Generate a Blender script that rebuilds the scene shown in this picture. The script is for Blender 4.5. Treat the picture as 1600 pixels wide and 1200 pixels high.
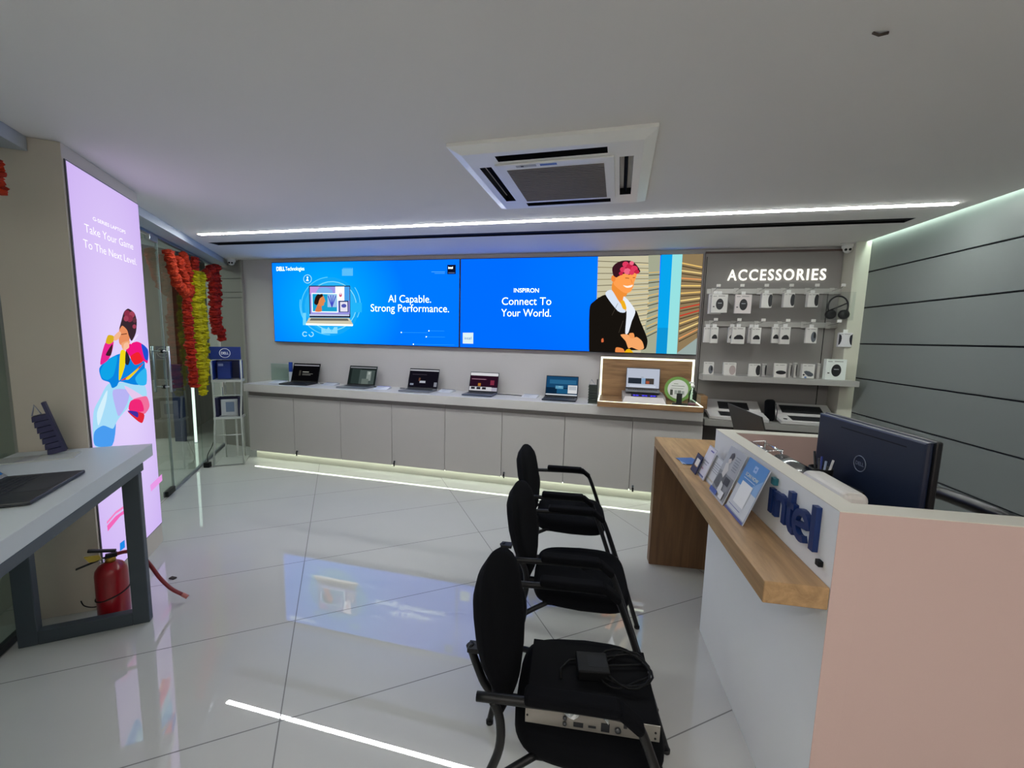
import bpy, bmesh, math, random
from mathutils import Vector, Matrix
from mathutils.geometry import tessellate_polygon
random.seed(7)
R = math.radians
sc = bpy.context.scene
COL = sc.collection
for o in list(bpy.data.objects):
    bpy.data.objects.remove(o)

# ------------------------------------------------------------------ camera
CAMH, YAW, PITCH, ROLL, FPX = 1.6, R(-13.348), R(6.564), R(1.4466), 641.64
fw = Vector((math.sin(YAW)*math.cos(PITCH), math.cos(YAW)*math.cos(PITCH), -math.sin(PITCH)))
r0 = Vector((math.cos(YAW), -math.sin(YAW), 0)); u0 = r0.cross(fw)
rt = r0*math.cos(ROLL) + u0*math.sin(ROLL); up = u0*math.cos(ROLL) - r0*math.sin(ROLL)
cam = bpy.data.cameras.new('camera'); camo = bpy.data.objects.new('camera', cam); COL.objects.link(camo)
cam.sensor_width = 36; cam.lens = 36*FPX/1600; cam.clip_start = .05
mw = Matrix(((rt.x, up.x, -fw.x, 0), (rt.y, up.y, -fw.y, 0), (rt.z, up.z, -fw.z, CAMH), (0, 0, 0, 1)))
camo.matrix_world = mw
sc.camera = camo
CAM = Vector((0, 0, CAMH))

# ------------------------------------------------------------------ world, exposure
w = bpy.data.worlds.new('world'); sc.world = w; w.use_nodes = True
w.node_tree.nodes['Background'].inputs[0].default_value = (.5, .55, .6, 1)
w.node_tree.nodes['Background'].inputs[1].default_value = .03
vs = sc.view_settings
vs.view_transform = 'Standard'; vs.look = 'None'; vs.gamma = 1; vs.use_curve_mapping = False
vs.exposure = 0.0
STRIP, COVE, PLINTH, REAR = 68.0, 40.0, 9.0, 84.0      # LED brightness of the strips, the added rear fill strip included

# ------------------------------------------------------------------ measuring helpers: pixel of the photograph -> point on a known plane
def ray(x, y): return (rt*((x-800)/FPX) + up*((600-y)/FPX) + fw)
def at_z(x, y, z): d = ray(x, y); return CAM + d*((z-CAMH)/d.z)
def at_y(x, y, Y): d = ray(x, y); return CAM + d*(Y/d.y)
def at_plane(x, y, p, ang):
    n = Vector((math.cos(ang), -math.sin(ang), 0)); d = ray(x, y)
    return CAM + d*((Vector((p[0], p[1], 0))-Vector((0, 0, 0))).dot(n)/d.dot(n))

# ------------------------------------------------------------------ materials
def lin(c):
    if isinstance(c, str): c = [int(c[i:i+2], 16) for i in (0, 2, 4)]
    return tuple(((v/255)/12.92 if v/255 < .04045 else ((v/255+.055)/1.055)**2.4) for v in c[:3])
MC = {}
def mat(c, rough=.5, metal=0, spec=.5, noise=0, coat=0, scale=30):
    k = ('m', str(c), rough, metal, spec, noise, coat, scale)
    if k in MC: return MC[k]
    m = bpy.data.materials.new('surface'); m.use_nodes = True; nt = m.node_tree; b = nt.nodes['Principled BSDF']
    l = lin(c); b.inputs['Base Color'].default_value = (*l, 1); b.inputs['Roughness'].default_value = rough
    b.inputs['Metallic'].default_value = metal; b.inputs['Specular IOR Level'].default_value = spec
    b.inputs['Coat Weight'].default_value = coat
    if noise:
        tc = nt.nodes.new('ShaderNodeTexCoord'); n = nt.nodes.new('ShaderNodeTexNoise'); n.inputs['Scale'].default_value = scale
        mx = nt.nodes.new('ShaderNodeMix'); mx.data_type = 'RGBA'
        mx.inputs[6].default_value = (*[v*(1-noise) for v in l], 1); mx.inputs[7].default_value = (*[min(1, v*(1+noise)) for v in l], 1)
        nt.links.new(tc.outputs['Object'], n.inputs['Vector']); nt.links.new(n.outputs['Fac'], mx.inputs[0]); nt.links.new(mx.outputs[2], b.inputs['Base Color'])
    MC[k] = m; return m
def em(c, s=1.0):
    k = ('e', str(c), s)
    if k in MC: return MC[k]
    m = bpy.data.materials.new('lit'); m.use_nodes = True; nt = m.node_tree; nt.nodes.clear()
    e = nt.nodes.new('ShaderNodeEmission'); o = nt.nodes.new('ShaderNodeOutputMaterial')
    e.inputs[0].default_value = (*lin(c), 1); e.inputs[1].default_value = s; nt.links.new(e.outputs[0], o.inputs[0])
    MC[k] = m; return m
def em_radial(c0, c1, cx, cz, rx, rz, s=1.0):      # picture background of a screen: c0 in the middle, c1 outside (object space)
    m = bpy.data.materials.new('screen_picture'); m.use_nodes = True; nt = m.node_tree; nt.nodes.clear()
    e = nt.nodes.new('ShaderNodeEmission'); o = nt.nodes.new('ShaderNodeOutputMaterial'); tc = nt.nodes.new('ShaderNodeTexCoord')
    mp = nt.nodes.new('ShaderNodeMapping'); mp.inputs['Location'].default_value = (-cx/rx, 0, -cz/rz); mp.inputs['Scale'].default_value = (1/rx, 0, 1/rz)
    g = nt.nodes.new('ShaderNodeTexGradient'); g.gradient_type = 'SPHERICAL'
    r = nt.nodes.new('ShaderNodeValToRGB'); r.color_ramp.elements[0].color = (*lin(c1), 1); r.color_ramp.elements[1].color = (*lin(c0), 1); r.color_ramp.elements[1].position = .8
    L = nt.links.new
    L(tc.outputs['Object'], mp.inputs[0]); L(mp.outputs[0], g.inputs[0]); L(g.outputs[1], r.inputs[0]); L(r.outputs[0], e.inputs[0]); L(e.outputs[0], o.inputs[0])
    e.inputs[1].default_value = s
    return m
def wood(c0, c1, sx, sy, sz, rough=.45):
    k = ('w', c0, c1, sx, sy, sz)
    if k in MC: return MC[k]
    m = bpy.data.materials.new('wood'); m.use_nodes = True; nt = m.node_tree; b = nt.nodes['Principled BSDF']; L = nt.links.new
    tc = nt.nodes.new('ShaderNodeTexCoord'); mp = nt.nodes.new('ShaderNodeMapping'); mp.inputs['Scale'].default_value = (sx, sy, sz)
    n = nt.nodes.new('ShaderNodeTexNoise'); n.inputs['Scale'].default_value = 1; n.inputs['Detail'].default_value = 6; n.inputs['Roughness'].default_value = .65
    n.inputs['Distortion'].default_value = .6
    r = nt.nodes.new('ShaderNodeValToRGB'); r.color_ramp.elements[0].color = (*lin(c0), 1); r.color_ramp.elements[1].color = (*lin(c1), 1)
    r.color_ramp.elements[0].position = .3; r.color_ramp.elements[1].position = .7
    L(tc.outputs['Object'], mp.inputs[0]); L(mp.outputs[0], n.inputs[0]); L(n.outputs['Fac'], r.inputs[0]); L(r.outputs[0], b.inputs['Base Color'])
    b.inputs['Roughness'].default_value = rough
    MC[k] = m; return m
def glass(tint='e8f2ee', fac=1.0):
    k = ('g', tint, fac)
    if k in MC: return MC[k]
    m = bpy.data.materials.new('glass'); m.use_nodes = True; nt = m.node_tree; nt.nodes.clear(); L = nt.links.new
    t = nt.nodes.new('ShaderNodeBsdfTransparent'); t.inputs[0].default_value = (*lin(tint), 1)
    g = nt.nodes.new('ShaderNodeBsdfGlossy'); g.inputs['Roughness'].default_value = .01; g.inputs[0].default_value = (1, 1, 1, 1)
    f = nt.nodes.new('ShaderNodeFresnel'); f.inputs[0].default_value = 1.5; ge = nt.nodes.new('ShaderNodeNewGeometry'); mu = nt.nodes.new('ShaderNodeMath'); mu.operation = 'MULTIPLY'; sb = nt.nodes.new('ShaderNodeMath'); sb.operation = 'SUBTRACT'; sb.inputs[0].default_value = 1
    L(ge.outputs['Backfacing'], sb.inputs[1]); L(f.outputs[0], mu.inputs[0]); L(sb.outputs[0], mu.inputs[1])
    mx = nt.nodes.new('ShaderNodeMixShader'); o = nt.nodes.new('ShaderNodeOutputMaterial')
    L(mu.outputs[0], mx.inputs[0]); L(t.outputs[0], mx.inputs[1]); L(g.outputs[0], mx.inputs[2]); L(mx.outputs[0], o.inputs[0])
    MC[k] = m; return m
def tile_floor():
    m = bpy.data.materials.new('polished_tile'); m.use_nodes = True; nt = m.node_tree; b = nt.nodes['Principled BSDF']; L = nt.links.new
    tc = nt.nodes.new('ShaderNodeTexCoord'); mp = nt.nodes.new('ShaderNodeMapping'); mp.inputs['Rotation'].default_value = (0, 0, R(-36.1))
    sp = nt.nodes.new('ShaderNodeSeparateXYZ'); L(tc.outputs['Object'], mp.inputs[0]); L(mp.outputs[0], sp.inputs[0])
    def mth(op, a, bb=None):
        n = nt.nodes.new('ShaderNodeMath'); n.operation = op
        for i, v in enumerate((a, bb)):
            if v is None: continue
            if isinstance(v, (int, float)): n.inputs[i].default_value = v
            else: L(v, n.inputs[i])
        return n.outputs[0]
    def line(co, off, pitch, hw):
        q = mth('DIVIDE', mth('SUBTRACT', co, off), pitch); q = mth('SUBTRACT', q, mth('ROUND', q))
        return mth('LESS_THAN', mth('MULTIPLY', mth('ABSOLUTE', q), pitch), hw)
    a = line(sp.outputs[1], 1.114, .647, .0026); c = line(sp.outputs[0], 1.02, 1.283, .0026)
    g = mth('MAXIMUM', a, c)
    n = nt.nodes.new('ShaderNodeTexNoise'); n.inputs['Scale'].default_value = 1.3; n.inputs['Detail'].default_value = 5; L(tc.outputs['Object'], n.inputs[0])
    r = nt.nodes.new('ShaderNodeValToRGB'); r.color_ramp.elements[0].color = (*lin('b6b8b6'), 1); r.color_ramp.elements[1].color = (*lin('c6c6c2'), 1); L(n.outputs['Fac'], r.inputs[0])
    mx = nt.nodes.new('ShaderNodeMix'); mx.data_type = 'RGBA'; L(g, mx.inputs[0]); L(r.outputs[0], mx.inputs[6]); mx.inputs[7].default_value = (*lin('4a4a46'), 1)
    L(mx.outputs[2], b.inputs['Base Color'])
    L(mth('ADD', mth('MULTIPLY', g, .5), .008), b.inputs['Roughness']); b.inputs['IOR'].default_value = 2.15
    return m

# ------------------------------------------------------------------ mesh builder
class MB:
    def __init__(s): s.v = []; s.f = []; s.mi = []; s.sm = []; s.mats = []
    def mx(s, m):
        if m not in s.mats: s.mats.append(m)
        return s.mats.index(m)
    def add(s, vs_, fs, m, smooth=False, M=None):
        o = len(s.v); i = s.mx(m)
        s.v += [tuple(M @ Vector(p)) if M else tuple(p) for p in vs_]
        for f in fs: s.f.append([o+k for k in f]); s.mi.append(i); s.sm.append(smooth)
        return s
    def bm(s, b, m, smooth=False, M=None):
        b.verts.ensure_lookup_table(); b.verts.index_update()
        s.add([v.co.copy() for v in b.verts], [[v.index for v in f.verts] for f in b.faces], m, smooth, M); b.free(); return s
    def box(s, x0, x1, y0, y1, z0, z1, m, bev=0, seg=2, M=None):
        b = bmesh.new(); bmesh.ops.create_cube(b, size=1)
        for v in b.verts: v.co = Vector(((x0+x1)/2+v.co.x*(x1-x0), (y0+y1)/2+v.co.y*(y1-y0), (z0+z1)/2+v.co.z*(z1-z0)))
        if bev: bmesh.ops.bevel(b, geom=b.edges[:], offset=bev, segments=seg, affect='EDGES', profile=.5)
        return s.bm(b, m, False, M)
    def prism(s, pts, d, m, M=None, bev=0, smooth=False):          # pts (x, y) extruded along z from 0 to d
        b = bmesh.new(); vsl = [b.verts.new((p[0], p[1], 0)) for p in pts]; f = b.faces.new(vsl)
        r = bmesh.ops.extrude_face_region(b, geom=[f])
        for e in r['geom']:
            if isinstance(e, bmesh.types.BMVert): e.co.z += d
        bmesh.ops.recalc_face_normals(b, faces=b.faces[:])
        if bev:
            ed = [e for e in b.edges if abs(e.verts[0].co.z-e.verts[1].co.z) < 1e-6]
            bmesh.ops.bevel(b, geom=ed, offset=bev, segments=2, affect='EDGES', profile=.5)
        return s.bm(b, m, smooth, M)
    def tube(s, pts, r, m, closed=False, seg=10, caps=True, M=None, rf=None):
        P = [Vector(p) for p in pts]; n = len(P); vs_ = []; fs = []; N = None
        for i, p in enumerate(P):
            if closed: t = (P[(i+1) % n]-P[i-1])
            else: t = P[min(i+1, n-1)]-P[max(i-1, 0)]
            t.normalize()
            if N is None:
                N = t.orthogonal().normalized()
            else:
                N = (N - t*N.dot(t)); N = N.normalized() if N.length > 1e-6 else t.orthogonal().normalized()
            B = t.cross(N); rr = r if rf is None else rf(i/(n-1))
            for k in range(seg):
                a = 2*math.pi*k/seg; vs_.append(p+N*(math.cos(a)*rr)+B*(math.sin(a)*rr))
        for i in range(n if closed else n-1):
            j = (i+1) % n
            for k in range(seg): k2 = (k+1) % seg; fs.append([i*seg+k, i*seg+k2, j*seg+k2, j*seg+k])
        if caps and not closed: fs.append([k for k in range(seg)][::-1]); fs.append([(n-1)*seg+k for k in range(seg)])
        return s.add(vs_, fs, m, True, M)
    def lathe(s, prof, m, seg=24, M=None, smooth=True):
        vs_ = []; fs = []; n = len(prof)
        for r_, z in prof:
            for k in range(seg): a = 2*math.pi*k/seg; vs_.append((math.cos(a)*r_, math.sin(a)*r_, z))
        for i in range(n-1):
            for k in range(seg): k2 = (k+1) % seg; fs.append([i*seg+k, i*seg+k2, (i+1)*seg+k2, (i+1)*seg+k])
        fs.append([k for k in range(seg)][::-1]); fs.append([(n-1)*seg+k for k in range(seg)])
        return s.add(vs_, fs, m, smooth, M)
    def ball(s, c, r, m, seg=14, M=None):
        if not isinstance(r, (tuple, list)): r = (r, r, r)
        T = Matrix.Translation(c) @ Matrix.Diagonal((*r, 1))
        pr = [(max(1e-3, math.sin(math.pi*i/8)), -math.cos(math.pi*i/8)) for i in range(9)]
        return s.lathe(pr, m, seg, (M @ T) if M else T)
    def poly(s, pts, m):                                             # flat, maybe concave, 3D points
        P = [Vector(p) for p in pts]; tr = tessellate_polygon([P]); return s.add(P, [list(t) for t in tr], m)
    def data(s, name):
        me = bpy.data.meshes.new(name); me.from_pydata([tuple(p) for p in s.v], [], s.f)
        for m in s.mats: me.materials.append(m)
        me.polygons.foreach_set('material_index', s.mi); me.polygons.foreach_set('use_smooth', s.sm)
        b = bmesh.new(); b.from_mesh(me); bmesh.ops.recalc_face_normals(b, faces=b.faces[:]); b.to_mesh(me); b.free()
        me.update(); return me
    def build(s, name, parent=None, label=None):
        o = bpy.data.objects.new(name, s.data(name)); COL.objects.link(o)
        if parent: o.parent = parent
        if label: o['label'] = label
        return o
def tag(o, label, cat, group=None):
    o['label'] = label; o['category'] = cat
    if group: o['group'] = group
    return o
def struct(o): o['kind'] = 'structure'; return o
def thing(name, label, cat, loc=(0, 0, 0), rz=0, group=None):
    o = bpy.data.objects.new(name, None); COL.objects.link(o); o.empty_display_size = .05
    o.location = loc; o.rotation_euler = (0, 0, rz)
    return tag(o, label, cat, group)
def kids(o): return [c for c in bpy.data.objects if c.parent == o]
def dup(o, loc, rz, label, parent=None):
    c = o.copy(); COL.objects.link(c); c.location = loc; c.rotation_euler = (0, 0, rz)
    if label: c['label'] = label
    for k in kids(o):
        d = k.copy(); COL.objects.link(d); d.parent = c
        for g in kids(k):
            e = g.copy(); COL.objects.link(e); e.parent = d
    return c
def rmat(loc, rz): return Matrix.Translation(loc) @ Matrix.Rotation(rz, 4, 'Z')
TXT = {}
def text_mesh(body, bold=0, depth=0, spacing=1.0):
    cu = bpy.data.curves.new('t', 'FONT'); cu.body = body; cu.size = 1; cu.offset = bold; cu.extrude = depth; cu.resolution_u = 4; cu.space_character = spacing
    o = bpy.data.objects.new('t', cu); COL.objects.link(o)
    dg = bpy.context.evaluated_depsgraph_get(); me = bpy.data.meshes.new_from_object(o.evaluated_get(dg))
    vs_ = [v.co.copy() for v in me.vertices]; fs = [list(p.vertices) for p in me.polygons]
    bpy.data.objects.remove(o); bpy.data.curves.remove(cu); bpy.data.meshes.remove(me)
    x0 = min(v.x for v in vs_); x1 = max(v.x for v in vs_)
    return vs_, fs, x0, x1
def put_text(mb, body, p0, p1, upv, h, m, bold=0, depth=0, spacing=1.0):
    """text from p0 (left baseline) to p1 (right baseline), cap height h along upv; depth along right x up"""
    vs_, fs, x0, x1 = text_mesh(body, bold, depth, spacing)
    p0 = Vector(p0); d = Vector(p1)-p0; L = d.length; ux = d/L; uz = Vector(upv).normalized(); n = ux.cross(uz)
    s = L/(x1-x0); sh = h/.70
    dz = L*0+ sh
    mb.add([p0+ux*((v.x-x0)*s)+uz*(v.y*sh)+n*((v.z+depth)*1.0) for v in vs_], fs, m)
class Flat:
    """draws flat picture elements on a vertical plane of the scene, in the local space of the root object"""
    def __init__(s, p, ang, root_loc, root_rz, off=0):
        s.p = p; s.ang = ang; s.inv = rmat(root_loc, root_rz).inverted(); s.k = 0; s.off = off
        s.n = Vector((math.cos(ang), -math.sin(ang), 0))
        if s.n.dot(CAM-Vector((p[0], p[1], CAMH))) < 0: s.n = -s.n
        s.mb = MB(); s.Z = Matrix.Identity(4)
    B = None                                                             # (x0, x1, z0, z1) edge of the lit panel: pictures end there
    def w(s, q):
        v = s.inv @ (at_plane(q[0], q[1], s.p, s.ang) + s.n*(s.off+.0006*s.k))
        if s.B: v.x = min(max(v.x, s.B[0]), s.B[1]); v.z = min(max(v.z, s.B[2]), s.B[3])
        return v
    def poly(s, pts, m): s.k += 1; s.mb.poly([s.w(q) for q in pts], m); return s
    def blob(s, pts, m):                                                 # closed smooth outline through the points
        n = len(pts); out = []
        for i in range(n):
            a, b, c, d = pts[i-1], pts[i], pts[(i+1) % n], pts[(i+2) % n]
            for k in range(4):
                u = k/4; out.append(tuple(.5*((2*b[j])+(c[j]-a[j])*u*.8+(1.6*a[j]-4.6*b[j]+3.8*c[j]-.8*d[j])*u*u+(2.4*b[j]-.8*a[j]-2.4*c[j]+.8*d[j])*u**3) for j in (0, 1)))
        return s.poly(out, m)
    def ell(s, cx, cy, rx, ry, m, n=22, rot=0):
        return s.poly([(cx+rx*math.cos(t)*math.cos(rot)-ry*math.sin(t)*math.sin(rot), cy+rx*math.cos(t)*math.sin(rot)+ry*math.sin(t)*math.cos(rot)) for t in [2*math.pi*i/n for i in range(n)]], m)
    def arc(s, cx, cy, r, wd, a0, a1, m, n=24):
        s.k += 1; A = [R(a0+(a1-a0)*i/n) for i in range(n+1)]
        P = [s.w((cx+(r-wd/2)*math.cos(a), cy+(r-wd/2)*math.sin(a))) for a in A]; Q = [s.w((cx+(r+wd/2)*math.cos(a), cy+(r+wd/2)*math.sin(a))) for a in A]
        s.mb.add(P+Q, [[i, i+1, n+2+i, n+1+i] for i in range(n)], m); return s
    def text(s, body, xl, yl, xr, yr, hpx, m, bold=0, spacing=1.0):
        s.k += 1; a = s.w((xl, yl)); b = s.w((xr, yr)); c = s.w((xl, yl-hpx)); h = (c-a).z
        put_text(s.mb, body, a, b, (0, 0, 1), h, m, bold, 0, spacing); return s
    def line(s, a, b, wd, m):
        dx, dy = b[0]-a[0], b[1]-a[1]; L = math.hypot(dx, dy); nx, ny = -dy/L*wd/2, dx/L*wd/2
        return s.poly([(a[0]+nx, a[1]+ny), (b[0]+nx, b[1]+ny), (b[0]-nx, b[1]-ny), (a[0]-nx, a[1]-ny)], m)

# common materials
WHITE = mat('d6d6d2', .45); OFFW = mat('c4c2bd', .5); GREYW = mat('a3a19d', .5); PANEL = mat('8f8c88', .55); DARK = mat('16181b', .45)
BLACK = mat('08090b', .5, 0, .3); FABRIC = mat('07080c', .95, 0, .12, .25, 0, 250); STEEL = mat('b8bcc0', .28, 1); CHROME = mat('d8dadd', .12, 1)
SILVER = mat('8f969e', .35, .8); TRIMG = mat('8e9496', .5); SLATE = mat('3a434b', .5); NAVY = mat('14234f', .5); PINK = mat('c4aaa3', .55, 0, .4, .03, 0, 400)
GLASS = glass(); DGLASS = glass('b9c4bf')
LW = em('ffffff', 1.15); LED = em('fbfffb', STRIP); LEDC = em('e6fff0', COVE); LEDP = em('f4ffe6', PLINTH)

# ================================================================== SETTING
CE, BY = 2.514, 4.57
WL = R(-35.5); Ld = Vector((math.sin(WL), math.cos(WL), 0)); Ln = Vector((math.cos(WL), -math.sin(WL), 0))   # left wall: along, towards the room
G0 = Vector((-3.955, 2.794, 0))                                       # a point on the glass line
GM = Matrix(((Ld.x, Ln.x, 0, G0.x), (Ld.y, Ln.y, 0, G0.y), (0, 0, 1, 0), (0, 0, 0, 1)))                      # (along, into room, up)
WR = R(-4.1); RM = Matrix(((-math.sin(WR), -math.cos(WR), 0, 2.185), (-math.cos(WR), math.sin(WR), 0, 4.37), (0, 0, 1, 0), (0, 0, 0, 1)))   # (towards the camera, into room, up)
# floor
struct(MB().box(-11, 4.2, -4, 9.5, -.1, 0, tile_floor()).build('floor'))
# ceiling with a slot for the air diffuser and a cove gap along the right wall
cm = mat('e2dfdb', .8, 0, .2, .012, 0, 3)
mb = MB()
def slab(pts, z0=CE, z1=CE+.09): mb.prism(pts, z1-z0, cm, Matrix.Translation((0, 0, z0)))
rx = lambda y: 2.185 + (4.37-y)*math.tan(-WR) - .035
lx = lambda y: G0.x + (y-G0.y)*math.tan(WL) - .1
slab([(lx(-3.2), -3.2), (rx(-3.2), -3.2), (rx(3.63), 3.63), (lx(3.63), 3.63)])
slab([(lx(3.63), 3.63), (-4.23, 3.63), (-4.23, 3.75), (lx(3.75), 3.75)])
slab([(2.07, 3.63), (rx(3.63), 3.63), (rx(3.75), 3.75), (2.07, 3.75)])
slab([(lx(3.75), 3.75), (rx(3.75), 3.75), (rx(4.66), 4.66), (lx(4.66), 4.66)])
struct(mb.build('ceiling'))
struct(MB().box(-5.6, 2.6, -3.3, 4.7, CE+.0905, CE+.11, cm).build('trim_7'))
# back wall, with the trunking column at its left end
mb = MB(); wm = mat('bebbbc', .6, 0, .35, .01, 0, 2)
mb.box(-5.4, 2.4, BY, BY+.1, 0, CE+.09, wm)
struct(mb.build('wall_back'))
mb = MB()
for z0, z1 in ((.0, 2.02), (2.026, 2.09), (2.096, 2.27), (2.276, CE-.002)): mb.box(-5.18, -4.795, BY-.022, BY-.0005, z0, z1, mat('8a8783', .55), .003)
mb.box(-4.79, -4.765, BY-.03, BY-.0005, 0, CE-.002, mat('979490', .55), .003)
struct(mb.build('trim_2'))
# right wall of wide boards with open joints
mb = MB(); bm_ = mat('767b7a', .42, 0, .4, .012, 0, 2); zs = [.0, .352, .667, .985, 1.305, 1.615, 1.935, 2.248, CE+.088]
for a, b in zip(zs[:-1], zs[1:]): mb.box(-.3, 7.7, -.02, 0, a+(.0055 if a else 0), b-.0055, bm_, .002, M=RM)
mb.box(-.3, 7.7, -.12, -.0205, 0, CE+.088, mat('0e1116', .8), M=RM)
struct(mb.build('wall_right'))
struct(MB().box(-6, 3.2, -3.35, -3.2, 0, CE+.09, mat('c9bdb6', .7)).build('wall_rear'))
struct(MB().box(2.068, 2.186, 4.36, BY-.001, .0, CE-.001, mat('c6c4b6', .5), .002).build('trim_1'))
# column with the light box
def gbox(mb, a0, a1, n0, n1, z0, z1, m, bev=0): mb.box(a0, a1, n0, n1, z0, z1, m, bev, M=GM); return mb
PC0, PC1, PD = -1.69, -.865, .292                                      # column extent along the glass line, depth into the room
struct(gbox(MB(), PC0, PC1, .012, PD, 0, CE-.001, mat('c8c0b2', .6, 0, .3, .02, 0, 4), .002).build('wall_left'))
# header over the glass
GE = (BY-G0.y)/Ld.y - .02
struct(gbox(MB(), PC1+.002, GE-.1, .0, .17, 2.445, CE-.001, mat('a9b0b6', .5), .002).build('trim_3'))
struct(gbox(MB(), -5.5, PC0-.002, .0, .17, 2.445, CE-.001, mat('a9b0b6', .5), .002).build('trim_4'))
# glass shop front
def pane(mb, a0, a1, z0, z1, m=GLASS): gbox(mb, a0, a1, -.006, .006, z0, z1, m)
mb = MB(); pane(mb, -.86, .285, .02, 2.40)
d1 = struct(mb.build('door_1'))
mb = MB()
for n in (-.06, .06):
    mb.tube([(.21, n, 1.00), (.21, n, 1.43)], .011, STEEL, M=GM)
for z in (1.05, 1.385): mb.tube([(.21, -.06, z), (.21, .06, z)], .007, STEEL, M=GM); mb.lathe([(.02, 0), (.02, .012)], BLACK, 12, GM @ Matrix.Translation((.21, .006, z)) @ Matrix.Rotation(R(-90), 4, 'X'))
mb.build('door_handle', d1)
gbox(MB(), .10, .275, -.02, .02, .01, .062, BLACK, .003).build('patch_fitting', d1)
gbox(MB(), .10, .275, -.02, .02, 2.37, 2.43, STEEL, .003).build('patch_fitting', d1)
mb = MB(); pane(mb, .292, 1.2, .004, 2.43); pane(mb, 1.205, GE, .004, 2.43)
w1 = struct(mb.build('window_1'))
gbox(MB(), .28, .293, -.009, .009, .004, 2.43, mat('8d9a98', .2, .3)).build('window_frame', w1)
mb = MB(); gbox(mb, .292, GE, -.014, .014, 0, .022, SILVER, .002); gbox(mb, PC1, GE, -.02, .02, 2.42, 2.444, SILVER, .002); mb.build('window_frame', w1)
mb = MB(); pane(mb, -5.5, PC0-.01, .02, 2.43)
w2 = struct(mb.build('window_2'))
gbox(MB(), -5.5, PC0-.01, -.014, .02, 0, .03, mat('20252a', .4)).build('window_frame', w2)
# beyond the glass: a dim lobby
mb = MB(); gbox(mb, -6, 6.5, -3.6, -3.5, 0, 3.2, mat('2a3136', .7)); gbox(mb, 6.4, 6.5, -3.5, -.2, 0, 3.2, mat('3a3f42', .7)); struct(mb.build('wall_outside'))
gbox(MB(), -6, 6.5, -3.6, -.13, 3.0, 3.1, mat('3b4043', .8)).build('trim_5')
struct(bpy.data.objects['trim_5'])
struct(gbox(MB(), 2.74, 5.0, -1.1, -.66, 0, 2.99, wood('6a6258', '857c70', 8, 8, .7, .6), .004).build('trim_6'))
struct(gbox(MB(), -3.2, -1.2, -.3, -.2, 0, 2.99, mat('b4bab8', .6)).build('trim_8'))

t = thing('lobby_fill_panel', 'added pale fill light panel in the lobby beyond the glass', 'ceiling light', GM @ Vector((2.2, -2.2, 2.985)), -WL+R(90))  # glowing panel added to brighten the otherwise black lobby
MB().box(-1.6, 1.6, -.3, .3, -.0, .012, em('f2f0e6', 18.0)).build('panel', t)
t = thing('lobby_fill_panel', 'second added fill light panel in the lobby, behind the left window', 'ceiling light', GM @ Vector((-2.4, -.105, 2.9)), -WL+R(90))  # added glow between glass and pale wall, brightens that wall
MB().box(-.6, .6, -.05, .05, -.0, .012, em('f2f0e6', 9.0)).build('panel', t)
# ------------------------------------------------------------------ ceiling fittings
def linear_light(loc, L, label, m):
    t = thing('linear_light', label, 'ceiling light', loc)
    MB().box(-L/2-.004, L/2+.004, -.03, .03, -.003, .012, mat('d8d8d4', .4)).build('trim', t)
    MB().box(-L/2, L/2, -.020, .020, -.0065, -.0032, m).build('diffuser', t)
    return t
linear_light((-.928, 3.303, CE), 6.03, 'long glowing linear ceiling light running parallel to the wide screens', LED)
linear_light((-.2, -.75, CE), 5.2, 'long linear ceiling light behind the viewpoint, nearer of two', em('fff8f2', REAR))
linear_light((-.2, -2.2, CE), 5.2, 'added long fill light strip behind the viewpoint, nearest the rear wall', em('fff8f2', REAR))  # unseen strip added for more ambient light in the room
t = thing('air_diffuser', 'long black slot air diffuser in the ceiling beside the linear light', 'vent', (-1.08, 3.69, CE))
mb = MB(); mb.box(-3.148, 3.148, -.058, .058, .055, .07, BLACK); mb.box(-3.148, 3.148, -.0595, -.057, -.001, .055, BLACK); mb.box(-3.148, 3.148, .057, .0595, -.001, .055, BLACK); mb.box(-3.1485, -3.146, -.057, .057, 0, .055, BLACK); mb.box(3.146, 3.1485, -.057, .057, 0, .055, BLACK); mb.build('backing', t)
mb = MB(); mb.box(-3.148, 3.148, -.004, .004, .004, .05, mat('1c1e22', .5)); mb.build('blade', t)
t = thing('cove_light', 'greenish white light strip hidden in the gap above the boarded wall', 'light strip', (0, 0, 0))
MB().box(-.1, 7.4, .006, .03, CE+.07, CE+.078, LEDC, M=RM).build('led_tape', t)

# cassette air conditioner
AC = (-.325, 2.43, CE); t = thing('air_conditioner', 'square white cassette air conditioner set in the ceiling', 'air conditioner', AC, R(-1))
aw = mat('eeeeea', .35); S = .485
mb = MB()
def ring(mb, s0, z0, s1, z1, m):                                     # frustum ring
    a = [(-s0, -s0, z0), (s0, -s0, z0), (s0, s0, z0), (-s0, s0, z0)]; b = [(-s1, -s1, z1), (s1, -s1, z1), (s1, s1, z1), (-s1, s1, z1)]
    mb.add(a+b, [[i, (i+1) % 4, 4+(i+1) % 4, 4+i] for i in range(4)], m)
ring(mb, S, 0, S, -.016, aw); ring(mb, S, -.016, .43, -.038, aw)
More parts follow.
